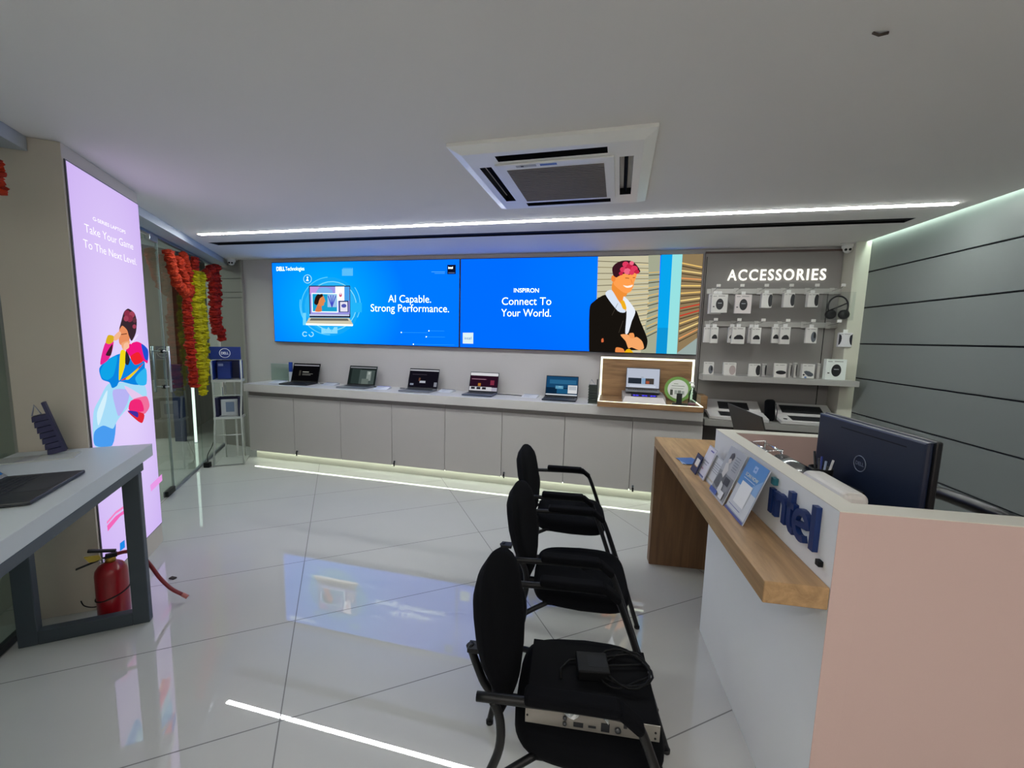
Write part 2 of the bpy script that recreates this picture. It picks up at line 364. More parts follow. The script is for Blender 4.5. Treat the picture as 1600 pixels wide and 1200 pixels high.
# face plate with four slots
def rect(mb, x0, x1, y0, y1, z, m): mb.add([(x0, y0, z), (x1, y0, z), (x1, y1, z), (x0, y1, z)], [[0, 1, 2, 3]], m)
i0, i1, hl = .325, .39, .27
for x0, x1, y0, y1 in ((-.43, .43, -.43, -i1), (-.43, .43, i1, .43), (-.43, -i1, -i1, i1), (i1, .43, -i1, i1),
                       (-i0, i0, -i0, i0), (-i1, -hl, -i1, -i0), (hl, i1, -i1, -i0), (-i1, -hl, i0, i1), (hl, i1, i0, i1),
                       (-i1, -i0, -i0, -hl), (-i1, -i0, hl, i0), (i0, i1, -i0, -hl), (i0, i1, hl, i0)):
    rect(mb, x0, x1, y0, y1, -.038, aw)
for sx, sy in ((1, 0), (0, 1)):                                       # slot walls
    for sg in (-1, 1):
        for q in (i0, i1):
            P = [(sg*q, -hl), (sg*q, hl)] if sx else [(-hl, sg*q), (hl, sg*q)]
            mb.add([(*P[0], -.038), (*P[1], -.038), (*P[1], .03), (*P[0], .03)], [[0, 1, 2, 3]], BLACK)
        for q in (-hl, hl):
            P = [(sg*i0, q), (sg*i1, q)] if sx else [(q, sg*i0), (q, sg*i1)]
            mb.add([(*P[0], -.038), (*P[1], -.038), (*P[1], .03), (*P[0], .03)], [[0, 1, 2, 3]], BLACK)
mb.build('housing', t)
MB().box(-.3, .3, -.3, .3, -.047, -.0385, aw, .004).build('grille_frame', t)
g = MB(); gm = mat('6f6964', .7)
g.box(-.25, .25, -.235, .262, -.0485, -.0472, gm)
for i in range(26): y = -.228+i*.0192; g.box(-.248, .248, y, y+.006, -.051, -.0486, mat('857f7a', .6))
g.build('grille', t)
lv = MB()
for sg in (-1, 1):
    lv.box(-hl+.01, hl-.01, sg*.3575-.024, sg*.3575+.024, .012, .018, BLACK); lv.box(sg*.3575-.024, sg*.3575+.024, -hl+.01, hl-.01, .012, .018, BLACK)
lv.build('backing', t)
for sg in (-1, 1):
    MB().box(-hl+.01, hl-.01, -.004, .004, -.024, .006, mat('0b0b0d', .7, 0, .1), .002, M=Matrix.Translation((0, sg*.352, -.004)) @ Matrix.Rotation(R(28*sg), 4, 'X')).build('louvre', t)
    MB().box(-.004, .004, -hl+.01, hl-.01, -.024, .006, mat('0b0b0d', .7, 0, .1), .002, M=Matrix.Translation((sg*.352, 0, -.004)) @ Matrix.Rotation(R(-28*sg), 4, 'Y')).build('louvre', t)
mb = MB(); mb.box(-.19, -.085, -.285, -.262, -.0485, -.0471, mat('a8a89e', .4)); mb.box(-.165, -.15, -.28, -.268, -.0492, -.0486, BLACK); mb.build('indicator_panel', t)
MB().box(-.065, .02, -.284, -.264, -.0485, -.0471, mat('4a6cae', .4)).build('label', t, 'small blue printed label')

# CCTV domes
def dome(loc, rz, label):
    t = thing('security_camera', label, 'camera', loc, rz)
    MB().box(-.06, .06, -.05, .05, -.012, 0, WHITE, .004).build('base', t)
    MB().lathe([(.045, 0), (.05, .014), (.045, .03), (.02, .036)], WHITE, 20, Matrix.Translation((0, 0, -.012)) @ Matrix.Rotation(math.pi, 4, 'X')).build('ring', t)
    MB().ball((0, -.012, -.05), .038, WHITE, 18).build('eyeball', t)
    mb = MB()
    for x in (-.014, .016): mb.lathe([(.011, 0), (.011, .012), (.007, .014)], BLACK, 14, Matrix.Translation((x, -.04, -.058)) @ Matrix.Rotation(R(105), 4, 'X'))
    mb.build('lens', t)
dome((2.045, 4.44, CE), R(-25), 'white turret security camera in the corner above the accessories wall')
dome((-4.835, 4.46, CE), R(35), 'white turret security camera above the far left corner column')

# ================================================================== WIDE SCREENS
def screen(x0, x1, label, face, loc):
    t = thing('display_screen', label, 'screen', loc, 0, None)
    w2_ = (x1-x0)/2
    MB().box(-w2_, w2_, -.0, .048, 0, 1.008, mat('15181c', .5), .002).build('housing', t)
    MB().box(-w2_+.008, w2_-.008, -.0025, -.0003, .008, 1.0, face).build('panel', t)
    return t
SX0, SXM, SX1, SZ0 = -4.272, -1.712, .85, 1.458
def sl(px): p = at_y(*px, BY-.055); return p
l1 = Vector(((SX0+SXM)/2, BY-.052, SZ0)); l2 = Vector(((SXM+SX1)/2, BY-.052, SZ0))
b1 = em_radial('0094fb', '0066f0', -.5, .5, 1.1, .95, 1.45); b2 = em_radial('0068f2', '005cec', .6, .8, 1.3, 1.0, 1.45)
s1 = screen(SX0, SXM-.003, 'wide blue screen reading AI Capable Strong Performance', b1, l1)
s2 = screen(SXM+.003, SX1, 'wide blue screen reading Connect To Your World with a jacketed person', b2, l2)
F = Flat((0, BY-.0545), R(90), l1, 0, .0012); F.B = (-1.2695, 1.2695, .0085, .9995)
LB = em('7fdcff', 1); WB = em('e8fbff', 2.2)
F.ell(516, 479, 46, 46, em('14a8f8', 1)); F.ell(516, 479, 40, 40, em('28b4fa', 1))
F.arc(519, 478, 38, 1.2, -150, 150, em('8fe4ff', 1)); F.arc(516, 478, 45, 1.2, -215, -95, em('5fd2ff', 1)); F.arc(516, 476, 47, 1.1, -35, 25, em('6fd8ff', 1)); F.arc(516, 476, 47, 1.0, 90, 190, em('6fd8ff', 1))
F.ell(481, 436, 6.6, 7, em('a8ecff', 1)); F.ell(481, 436, 5.6, 6, em('0e9af4', 1)); F.ell(481, 433.6, 1.2, 1.2, WB); F.poly([(479, 439), (481, 435), (483, 439)], WB)
F.poly([(535, 420)]+[(535+i*1.15, 418+(i % 2)*3.2) for i in range(1, 15)]+[(552, 420), (552, 431), (535, 431)], em('5cc0fb', 1))
F.poly([(474, 489), (479, 489), (479, 508), (474, 508)], em('70d6ff', 1)); F.poly([(548, 473), (566, 473), (566, 488), (548, 488)], em('22b6fb', 1))
F.poly([(503, 511), (510, 516), (514, 511), (519, 518), (523, 511), (528, 511), (528, 521), (503, 521)], em('8cdcff', 1))
F.poly([(483.5, 446.5), (547.8, 446.5), (548.2, 496.4), (484.8, 496)], em('1a2038', 1))
F.poly([(485, 448), (547, 448), (547.3, 491), (486, 491)], em('9a96e6', 1)); F.poly([(485, 448), (500, 448), (494, 458), (485, 460)], em('c79ae6', 1))
F.ell(508, 457, 13, 7.5, em('7fb4f0', 1)); F.poly([(525, 448), (539, 448), (539, 470), (525, 470)], em('e6e4f2', 1.6)); F.poly([(539, 448), (547, 448), (547, 470), (539, 470)], em('4aa0ea', 1))
F.poly([(488, 458), (529, 458.5), (529.5, 488.5), (488.8, 488)], em('dff6ff', 1.6)); F.poly([(489.3, 459.3), (527.6, 459.8), (528, 487), (490, 486.6)], em('18a0d0', 1))
F.poly([(513, 460.5), (527, 460.5), (527, 480), (513, 480)], em('9fc4ee', 1))
for i in range(4): F.line((520, 480), (514+i*4, 461+abs(i-1.5)), 1.5, em('4450c8', 1)); 
F.blob([(494, 486.8), (497, 478), (498.5, 470), (506, 470), (504, 479), (504, 486.8)], em('d87a4a', 1))
F.blob([(497.5, 468), (499, 463), (506, 462), (508.5, 467), (509.8, 471.5), (508, 473), (507.5, 477), (502, 478.5), (498, 476)], em('e08a50', 1))
F.blob([(492.5, 474), (494, 466), (496, 462), (499, 459.6), (501, 460.6), (505, 459.2), (506, 463), (502, 466), (500, 470), (499, 474), (496.5, 477)], em('2a1610', 1))
F.poly([(531, 470), (546, 470), (546.3, 488), (531.4, 488)], em('2a3a70', 1)); F.poly([(533, 472), (544.5, 472), (544.8, 487), (533.3, 487)], em('e8e6f4', 1)); F.ell(539, 478, 4, 3, em('5058b0', 1)); F.ell(533.8, 461, 2.4, 3.4, em('d05878', 1)); F.ell(533.8, 459.5, 1.4, 1.6, em('e8e6f4', 1))
F.poly([(485.5, 491), (547.5, 491.5), (547.7, 494), (485.7, 493.6)], em('c8d2f0', 1))
F.poly([(485, 496.5), (547.5, 497), (553.5, 507), (480, 505.5)], em('cfc9b0', 1)); F.poly([(488, 497.5), (545, 498), (547, 501.5), (486, 501)], em('6a6a60', 1)); F.poly([(480, 505.5), (553.5, 507), (553, 509.6), (480.5, 508)], em('f4f2e2', 1.8))
F.arc(478.5, 522, 3.3, 1.4, 30, 330, em('a8ecff', 1)); F.arc(488.5, 522.4, 3.3, 1.4, -90, 180, em('a8ecff', 1))
F.text('DELL', 434.6, 423.6, 447.6, 423.4, 6, WB, .03); F.text('Technologies', 448.6, 423.4, 478, 423, 6, WB, .0)
F.text('AI Capable.', 608.5, 472.5, 675, 473.3, 11.5, WB, -.004); F.text('Strong Performance.', 581.5, 486.8, 703, 488.2, 11.5, WB, -.004)
F.poly([(700.5, 414.5), (713.5, 414.3), (713.5, 428.8), (700.5, 429)], em('101428', 1)); F.text('intel', 702, 420.6, 709, 420.6, 3.4, WB, .03); F.line((702, 427), (712, 427), 1, em('6a7aa8', 1))
for a, b in (((629, 519.5), (670, 520)), ((672, 517), (696, 517.3)), ((668, 526.3), (697, 526.8)), ((648, 537.8), (712, 539))): F.line(a, b, .5, em('30a4f8', 1)); F.ell(a[0], a[1], .9, .9, WB)
F.line((676, 425.5), (697, 425.6), .8, em('58b8fb', 1)); F.line((681, 428), (697, 428), .6, em('58b8fb', 1))
F.mb.build('picture', s1, 'bright blue advert picture with a laptop inside glowing rings')
# right screen
F = Flat((0, BY-.0545), R(90), l2, 0, .0012)
F.B = (-1.2695, 1.2695, .0085, .9995)
F.poly([(934.8, 395), (1032, 395), (1023, 560), (929.3, 560)], em('c8c2a4', 1))
z7 = lambda pts: [(920+x*.13333, 400+y*.13333) for x, y in pts]
for i in range(15):
    y0 = 60+i*72; t_ = i-3.6
    F.line(*z7([(100, y0), (835-i*3, y0+t_*-14-20)]), 1.1, em('8a8060' if i % 2 else '6e6650', 1)); F.line(*z7([(330, y0+24), (830-i*3, y0+24+t_*-13-18)]), .8, em('e6cf90', 1))
F.poly(z7([(700, -50), (840, -50), (784, 1200), (600, 1200), (700, 600)]), em('a4a890', 1))
for i in range(9): y0 = 200+i*90; F.line(*z7([(700-i*4, y0), (828-i*4, y0-8-i*7)]), 1.2, em('e2b968', 1)); F.line(*z7([(700-i*4, y0+30), (828-i*4, y0+22-i*7)]), 1.4, em('4e4c3e', 1))
F.poly(z7([(850, -50), (983, -50), (902, 1220), (776, 1220)]), em('08a6ee', 1)); F.poly(z7([(800, 842), (925, 842), (902, 1220), (776, 1220)]), em('0c94d6', 1))
F.poly(z7([(978, -50), (1095, -50), (1021, 1220), (902, 1220)]), em('98e2e2', 1))
F.poly(z7([(1095, -50), (1400, -50), (1400, 1220), (1021, 1220)]), em('8f7a58', 1))
for i in range(11):
    y0 = 90+i*88; k = (i-3)*-16
    F.line(*z7([(1086-i*4, y0), (1340-i*5, y0+k)]), 2.0, em(['e8c070', 'f0d48c', 'e49a60', 'f0cc78'][i % 4] if i not in (6, 7) else 'c83a2a', 1)); F.line(*z7([(1086-i*4, y0+34), (1340-i*5, y0+34+k)]), 1.6, em('4a3e2e', 1))
F.poly(z7([(1030, 1130), (1260, 960), (1300, 1220), (1021, 1220)]), em('98a8a4', 1))
F.blob(z7([(270, 400), (290, 300), (420, 250), (450, 440), (400, 520), (440, 640), (330, 560)]), em('f09038', 1))
F.blob(z7([(285, 240), (340, 180), (545, 205), (550, 260), (530, 310), (520, 360), (490, 420), (440, 442), (390, 425), (300, 350), (285, 300)]), em('ffa050', 1))
F.ell(*z7([(288, 272)])[0], 3.4, 5.2, em('f48a3c', 1)); F.blob(z7([(400, 350), (450, 358), (512, 345), (495, 372), (440, 378)]), em('fff4e8', 1)); F.line(*z7([(425, 265), (470, 270)]), 1.0, em('8a4020', 1)); F.line(*z7([(512, 262), (540, 262)]), 1.0, em('8a4020', 1)); F.line(*z7([(490, 280), (505, 325)]), .7, em('d87830', 1))
F.blob(z7([(275, 150), (320, 95), (400, 65), (500, 70), (560, 120), (600, 190), (560, 215), (520, 205), (470, 230), (420, 215), (350, 245), (320, 260), (285, 230)]), em('3a1620', 1))
for cx, cy, r in ((430, 110, 38), (480, 140, 44), (530, 160, 40), (560, 195, 28), (400, 170, 36), (450, 190, 40), (500, 205, 30), (375, 215, 24), (500, 95, 26)): F.ell(920+cx*.13333, 400+cy*.13333, r*.13333, r*.12, em(['e03a60', 'f06a86', 'c82448'][int(cx+cy) % 3], 1))
F.blob(z7([(10, 640), (60, 540), (200, 460), (330, 560), (420, 650), (545, 640), (600, 770), (680, 970), (665, 1080), (600, 1100), (440, 1110), (420, 1180), (420, 1180), (5, 1180), (5, 1180)]), em('17130f', 1))
F.blob(z7([(195, 455), (265, 405), (340, 520), (430, 655), (340, 650)]), em('d9e4f4', 1)); F.blob(z7([(415, 480), (540, 640), (500, 770), (460, 900), (425, 900), (440, 660), (400, 560)]), em('e8eef8', 1))
F.blob(z7([(370, 540), (410, 530), (440, 620), (400, 625)]), em('f0b020', 1)); F.line(*z7([(340, 560), (270, 700)]), .5, em('4a4238', 1)); F.line(*z7([(400, 760), (350, 900)]), .5, em('4a4238', 1))
F.blob(z7([(370, 925), (450, 920), (510, 960), (560, 950), (620, 1000), (640, 1080), (580, 1100), (500, 1070), (460, 1080), (430, 1000)]), em('f6a868', 1)); F.blob(z7([(470, 910), (520, 905), (530, 960), (480, 960)]), em('f09a58', 1)); F.blob(z7([(320, 1070), (400, 1085), (415, 1140), (315, 1135)]), em('e88a48', 1)); F.blob(z7([(440, 1095), (480, 1090), (520, 1142), (415, 1140)]), em('e8b010', 1)); F.blob(z7([(150, 975), (170, 965), (175, 1005), (150, 1010)]), em('d86a40', 1))
F.text('INSPIRON', 805, 457.8, 843.5, 458, 6.4, WB, .006); F.text('Connect To', 786.5, 477, 862.5, 477.2, 11.6, WB, -.002); F.text('Your World.', 785.5, 494.8, 862, 495.2, 11.6, WB, -.002)
F.poly([(726.3, 520), (742.5, 520), (742.3, 537), (726.2, 536.6)], em('dff4f8', 1)); F.text('intel', 728.8, 530.4, 739.5, 530.6, 4.4, em('1878c8', 1), .0)
F.mb.build('picture', s2, 'advert picture of a smiling person with pink hair and a black jacket')

# ================================================================== LIGHT BOX ON THE COLUMN
PL = G0 + Ln*(PD+.001)
pl0 = PL + Ld*((PC0+PC1)/2); lb = Vector((pl0.x, pl0.y, .15)); lbr = -WL+R(90)      # local x along the wall, local y away from the room
t = thing('light_box', 'tall lavender backlit light box on the column reading Take Your Game', 'light box', lb, lbr)
hw = .40
LM = Matrix.Identity(4)
MB().box(-hw, hw, -.006, 0, 0, 2.29, mat('50505c', .4), .001).build('frame', t)
MB().box(-hw+.007, hw-.007, -.0076, -.0063, .007, 2.283, em_radial('e2d0fc', 'c9adf0', 0, 1.15, .75, 1.7)).build('panel', t)
pf = PL + Ln*.0078
F = Flat((pf.x, pf.y), WL, lb, lbr, .0004)
q = lambda pts: [(x*.25, 450+y*.25) for x, y in pts]
LWH = em('ffffff', 1.1)
F.text('G-SERIES LAPTOPS', 145, 344, 196, 365.5, 5.5, LWH, .008); F.text('Take Your Game', 132, 362, 208, 390.5, 13, LWH, -.006); F.text('To The Next Level.', 130, 386, 213, 414.5, 13, LWH, -.006)
F.blob(q([(580, 780), (620, 690), (672, 600), (760, 590), (890, 600), (915, 660), (900, 720), (820, 730), (760, 790), (720, 850), (695, 985), (585, 985)]), em('a6dcf8', 1))
F.blob(q([(585, 900), (640, 860), (700, 880), (720, 850), (697, 985), (590, 985)]), em('4a9cf0', 1)); F.blob(q([(700, 640), (800, 640), (790, 720), (740, 800), (720, 760)]), em('b8b4f4', 1)); F.blob(q([(600, 780), (640, 680), (665, 640), (655, 720), (610, 860)]), em('d4f0fc', 1)); F.blob(q([(770, 610), (890, 680), (900, 740), (830, 700)]), em('e6c8ee', 1))
F.blob(q([(820, 700), (880, 680), (912, 680), (928, 740), (890, 790), (800, 765)]), em('f0709c', 1)); F.blob(q([(810, 705), (870, 700), (890, 770), (800, 765)]), em('f02878', 1)); F.blob(q([(788, 768), (890, 785), (882, 842), (850, 830)]), em('e02838', 1)); F.blob(q([(788, 768), (850, 775), (850, 810)]), em('4030a0', 1))
F.blob(q([(608, 505), (650, 455), (740, 410), (800, 440), (890, 450), (895, 560), (905, 600), (830, 605), (740, 585), (720, 612), (690, 625), (672, 590), (625, 570)]), em('0a84e0', 1))
F.blob(q([(615, 520), (650, 460), (720, 425), (700, 540), (660, 575), (625, 560)]), em('10a4e8', 1)); F.blob(q([(740, 400), (772, 395), (770, 480), (745, 560), (730, 570)]), em('f0d818', 1)); F.blob(q([(775, 390), (800, 440), (790, 480), (770, 470)]), em('2a2a30', 1))
F.blob(q([(770, 370), (840, 335), (890, 360), (912, 400), (910, 470), (880, 455), (830, 480), (800, 430)]), em('f01880', 1)); F.blob(q([(870, 350), (912, 385), (912, 450), (890, 440)]), em('2050d0', 1)); F.blob(q([(800, 430), (850, 400), (880, 455), (830, 480)]), em('f02430', 1)); F.blob(q([(740, 578), (800, 540), (880, 470), (860, 500), (800, 560)]), em('e03030', 1)); F.blob(q([(770, 565), (850, 500), (840, 520), (790, 570)]), em('f0d020', 1)); F.blob(q([(830, 560), (895, 500), (900, 600), (850, 605)]), em('30b4f0', 1))
F.blob(q([(608, 480), (612, 430), (640, 340), (690, 330), (680, 400), (655, 450)]), em('e82890', 1)); F.blob(q([(640, 340), (655, 295), (690, 300), (690, 330), (665, 350)]), em('d8b020', 1)); F.blob(q([(650, 395), (682, 350), (672, 420), (640, 420)]), em('40202c', 1))
F.blob(q([(722, 330), (725, 250), (740, 230), (790, 270), (785, 340), (750, 360), (730, 352)]), em('e89060', 1)); F.blob(q([(738, 345), (790, 330), (778, 372), (748, 385)]), em('f0a878', 1)); F.blob(q([(690, 300), (722, 270), (735, 285), (716, 320), (690, 328)]), em('f4b890', 1)); F.blob(q([(752, 350), (778, 340), (784, 372), (750, 390)]), em('f8c09c', 1)); F.line(*q([(733, 290), (770, 285)]), 1.2, em('5a2818', 1))
F.blob(q([(720, 260), (735, 200), (750, 150), (775, 128), (800, 140), (820, 160), (832, 210), (826, 280), (800, 330), (782, 300), (770, 262), (740, 235)]), em('382830', 1))
for a, b, r in ((770, 160, 20), (800, 165, 18), (785, 190, 20), (815, 200, 14), (760, 190, 16), (812, 240, 12)): F.ell(a*.25, 450+b*.25, r*.25, r*.28, em(['8a3048', '5c3440', 'a04058'][(a+b) % 3], 1))
F.line(*q([(834, 290), (790, 350)]), .7, em('ffffff', 1))
q3 = lambda pts: [(x*.25, 700+y*.25) for x, y in pts]
F.poly(q3([(635, 490), (690, 430), (790, 360), (800, 380), (720, 430), (640, 525)]), em('f268b8', 1)); F.poly(q3([(632, 465), (690, 400), (785, 335), (795, 345), (690, 415), (634, 480)]), em('f484c4', 1)); F.poly(q3([(910, 235), (985, 165), (988, 205), (916, 275)]), em('e89ae6', 1))
F.poly(q3([(715, 600), (745, 578), (748, 625), (715, 650)]), em('1e88e8', 1))
F.mb.build('picture', t, 'picture of a dancing person in a bright patchwork jacket')

# ================================================================== WALL COUNTER
seams = [-4.325, -3.664, -3.024, -2.363, -1.72, -1.075, -.415, .247, .885]
nth = ['leftmost', 'second', 'third', 'fourth', 'fifth', 'sixth', 'seventh', 'rightmost']
doorm = mat('b3b0ad', .5, 0, .4, .01, 0, 5)
for i in range(8):
    x0, x1 = seams[i], seams[i+1]; xm = (x0+x1)/2; h = (x1-x0)/2
    lab = ('%s grey cabinet from the left under the white wall counter' % nth[i]) if 0 < i < 7 else ('%s grey cabinet under the white wall counter' % nth[i])
    t = thing('base_cabinet', lab, 'cabinet', (xm, 4.12, .11), 0, 'cabinets under the wall counter')
    MB().box(-h+.001, h-.001, .02, .44, 0, .745, mat('7f7b78', .6)).build('body', t)
    d = MB().box(-h+.0025, h-.0025, 0, .019, 0, .695, doorm, .0015).build('door', t)
    if i % 2 == 1:
        k = MB(); k.lathe([(.011, 0), (.012, .004), (.008, .006)], SILVER, 14, Matrix.Translation((-h+.035, 0, .045)) @ Matrix.Rotation(R(90), 4, 'X'))
        k.box(-h+.031, -h+.039, -.022, -.005, .035, .055, BLACK, .001); k.box(-h+.026, -h+.044, -.02, -.016, .012, .036, BLACK, .001); k.ball((-h+.036, -.018, .002), (.009, .004, .011), BLACK, 10)
        k.build('lock', d)
mb = MB(); mb.box(-4.30, .88, 4.19, 4.55, 0, .1095, mat('b9b8ae', .5), .001)
tag(mb.build('plinth'), 'long recessed plinth glowing under the row of grey cabinets', 'plinth')
mb = MB(); t = thing('plinth_light', 'thin warm white light strip under the front of the grey cabinets', 'light strip', (-1.71, 4.155, .109))
mb.box(-2.585, 2.585, -.008, .008, -.008, -.0005, LEDP); mb.build('led_tape', t)
t = thing('wall_counter', 'long white wall counter top carrying the row of open laptops', 'counter', (-1.735, 4.08, .857))
MB().box(-2.605, 2.605, 0, .489, 0, .093, mat('c9c7c4', .4, 0, .5, .008, 0, 4), .003).build('countertop', t)

# ---------------- laptops
def laptop(name, label, loc, rz, W, D, LH, tilt, body, art, deck=None, scr='0a0c14', group=None):
    t = thing(name, label, 'laptop', loc, rz, group); deck = deck or body
    b = MB().box(-W/2, W/2, -D/2, D/2, .003, .017, body, .004).build('base', t)
    mb = MB(); kb = mat('1b1d21', .6); rows = 5; mb.box(-W*.44, W*.44, D*.0, D*.42, .0172, .0174, deck)
    for r in range(rows):
        for c in range(13):
            x = -W*.43+c*W*.86/13; y = D*.40-(r+1)*D*.078; mb.box(x+.001, x+W*.86/13-.002, y, y+D*.066, .0172, .0186, kb)
    mb.build('keyboard', t)
    MB().box(-W*.16, W*.16, -D*.42, -D*.06, .0172, .0177, deck, 0).build('touchpad', t)
    T = Matrix.Translation((0, D/2-.006, .014)) @ Matrix.Rotation(-tilt, 4, 'X')
    l = MB().box(-W/2, W/2, -.003, .003, 0, LH, body, .0025, M=T).build('lid', t)
    MB().box(-W/2+.002, W/2-.002, -.0037, -.0031, .004, LH-.002, mat('0b0c0f', .35), M=T).build('bezel', l)
    mb = MB(); a, c, zb, zt = -W/2+.006, W/2-.006, .018, LH-.008; k = 0
    for col, x0, z0, x1, z1 in [(scr, 0, 0, 1, 1)]+art:
        k += 1; mb.add([T @ Vector((a+(c-a)*x, -.0038-.0002*k, zb+(zt-zb)*z)) for x, z in ((x0, z0), (x1, z0), (x1, z1), (x0, z1))], [[0, 1, 2, 3]], em(col, .8))
    mb.build('display', l)
    return t
G = 'open laptops on the white wall counter'
bar = ('c2c4cc', 0, .9, 1, .97)
laptop('laptop', 'open black laptop at the left end of the white counter', (-3.73, 4.295, .95), R(7), .365, .235, .245, R(19), mat('1a1c22', .35), [('8d8e96', .02, .88, .98, .95), ('3c3a34', .25, .3, .32, .6), ('a8a8a0', .38, .5, .62, .54), ('6a6a66', .38, .4, .78, .43), ('6a6a66', .38, .33, .7, .36)], None, '0a0a0c', G)
laptop('laptop', 'open silver laptop showing a dim grey green picture', (-2.935, 4.30, .95), R(3), .372, .235, .245, R(19), mat('85898f', .35, .6), [('8d9096', .02, .9, .98, .96), ('2e3a38', .1, 0, .45, .85), ('4a5654', .4, 0, .95, .8), ('8a9490', .66, .2, .82, .74), ('69746f', .5, .0, .75, .3), ('b0b8b4', .71, .55, .78, .7)], None, '1c2424', G)
laptop('laptop', 'open silver laptop with a near black page and small pale gadget picture', (-2.13, 4.305, .95), R(1), .378, .235, .245, R(19), mat('8a8e94', .35, .6), [bar, ('3a3440', .1, .68, .6, .72), ('b8bcc8', .38, .24, .58, .36), ('6a4638', .34, .34, .4, .52), ('8d94a8', .06, .1, .18, .2), ('8a8c98', .88, .06, .98, .3)], None, '14121c', G)
laptop('laptop', 'open grey laptop with a dark purple web page on screen', (-1.385, 4.30, .95), R(0), .34, .235, .235, R(18), mat('4a5568', .35, .4), [('e8e8ec', 0, .84, 1, 1), ('74405c', .04, .62, .6, .66), ('c8a0b0', .06, .63, .56, .65), ('b87830', .3, .26, .4, .42), ('d6d6dc', 0, 0, .8, .22), ('26222c', .06, .08, .2, .2), ('26222c', .26, .08, .4, .2), ('26222c', .46, .08, .6, .2), ('b6b4c4', .8, 0, 1, .2), ('883048', .74, .34, .88, .6)], None, '2c1224', G)
laptop('laptop', 'open dark laptop with a blue seascape picture on screen', (-.497, 4.30, .95), R(0), .352, .235, .235, R(18), mat('262c38', .35, .3), [('1b4c74', 0, .4, 1, .98), ('2e6c96', .1, .6, .95, .82), ('0e2a44', 0, .0, .5, .4), ('62a4c6', .3, .34, .55, .5), ('8ec2da', .4, .42, .5, .48), ('1e5c86', .35, .1, .7, .34), ('e6e8ea', .7, .12, .99, .55), ('c0c8d0', .73, .3, .96, .5), ('dfe6ee', 0, 0, 1, .06)], None, '123652', G)
# cables, cards on the counter
def card(loc, rz, label, col, band):
    t = thing('price_card', label, 'card stand', loc, rz, 'price card stands between the laptops')
    T = Matrix.Rotation(R(28), 4, 'X')
    mb = MB(); mb.prism([(-.085, -.0), (.065, -.0), (.065, .022)], .17, mat('c6cad0', .3), Matrix.Translation((-.085, 0, .0005)) @ Matrix(((0, 0, 1, 0), (1, 0, 0, 0), (0, 1, 0, 0), (0, 0, 0, 1)))); mb.build('stand', t)
    m2 = MB(); T = Matrix.Translation((0, -.01, .0125)) @ Matrix.Rotation(math.atan2(.022, .15), 4, 'X')
    m2.box(-.082, .082, -.072, .072, .0002, .0012, mat(col, .4), M=T); m2.box(-.082, .082, .045, .072, .0013, .0017, mat(band, .4), M=T)
    for i in range(4): m2.box(-.07, .03-.01*i, .03-.022*i, .036-.022*i, .0013, .0016, mat('9098b0', .4), M=T)
    m2.build('card', t)
card((-4.06, 4.33, .95), R(8), 'white price card stand left of the leftmost black laptop', 'dfe2ea', '8890a8')
card((-3.36, 4.40, .95), R(5), 'white price card stand just left of the dim grey green laptop', 'd4d8e2', '747c8c')
card((-2.60, 4.33, .95), R(6), 'white price card stand left of the laptop with near black page', 'e4e6ee', '9aa0d8')
card((-1.82, 4.40, .95), R(-6), 'grey topped price card stand left of the purple page laptop', 'd8dae0', '70767e')
card((-.83, 4.38, .95), R(-4), 'white price card stand left of the seascape laptop', 'dadce2', '9aa2ac')
def cable(pts, r, label, m=BLACK, name='power_cable'):
    P = [Vector(p) for p in pts]; out = []
    for i in range(len(P)-1):
        a, b, c, d = P[max(i-1, 0)], P[i], P[i+1], P[min(i+2, len(P)-1)]
        for k in range(6):
            t_ = k/6; out.append(.5*((2*b)+(c-a)*t_+(2*a-5*b+4*c-d)*t_*t_+(3*b-a-3*c+d)*t_**3))
    out.append(P[-1]); o = P[0].copy()
    ob = MB().tube([p-o for p in out], r, m, seg=8).build(name); ob.location = o
    return tag(ob, label, 'cable')
cable([(-1.21, 4.40, .956), (-1.1, 4.43, .954), (-1.0, 4.42, .954), (-.93, 4.40, .955)], .0045, 'black cable lying behind the purple page laptop')
cable([(-2.74, 4.38, .96), (-2.69, 4.44, .958), (-2.64, 4.46, .954), (-2.58, 4.45, .954)], .004, 'black cable right of the dim grey green laptop')
cable([(-2.33, 4.40, .958), (-2.38, 4.43, .956), (-2.43, 4.44, .954)], .004, 'black cable left of the laptop with near black page')
cable([(-3.53, 4.43, .957), (-3.47, 4.44, .954), (-3.42, 4.46, .954)], .004, 'black cable right of the leftmost black laptop')
# clear sheet and blue standee at the left end
t = thing('acrylic_stand', 'clear acrylic sheet standing at the left end of the counter', 'acrylic stand', (-4.18, 4.5, .95), R(0))
MB().box(-.145, .145, -.003, .003, 0, .225, GLASS).build('sheet', t); MB().box(-.148, .148, -.004, .004, .225, .231, mat('b9bdc2', .3)).build('edge', t)
t = thing('standee', 'tall narrow blue and white standee at the left end of the counter', 'standee', (-3.985, 4.46, .95), R(8))
MB().box(-.02, .02, -.012, .012, 0, .13, mat('ccd2dc', .4), .001).build('lower_face', t); MB().box(-.02, .02, -.012, .012, .1305, .255, mat('2348a0', .4), .001).build('upper_face', t)

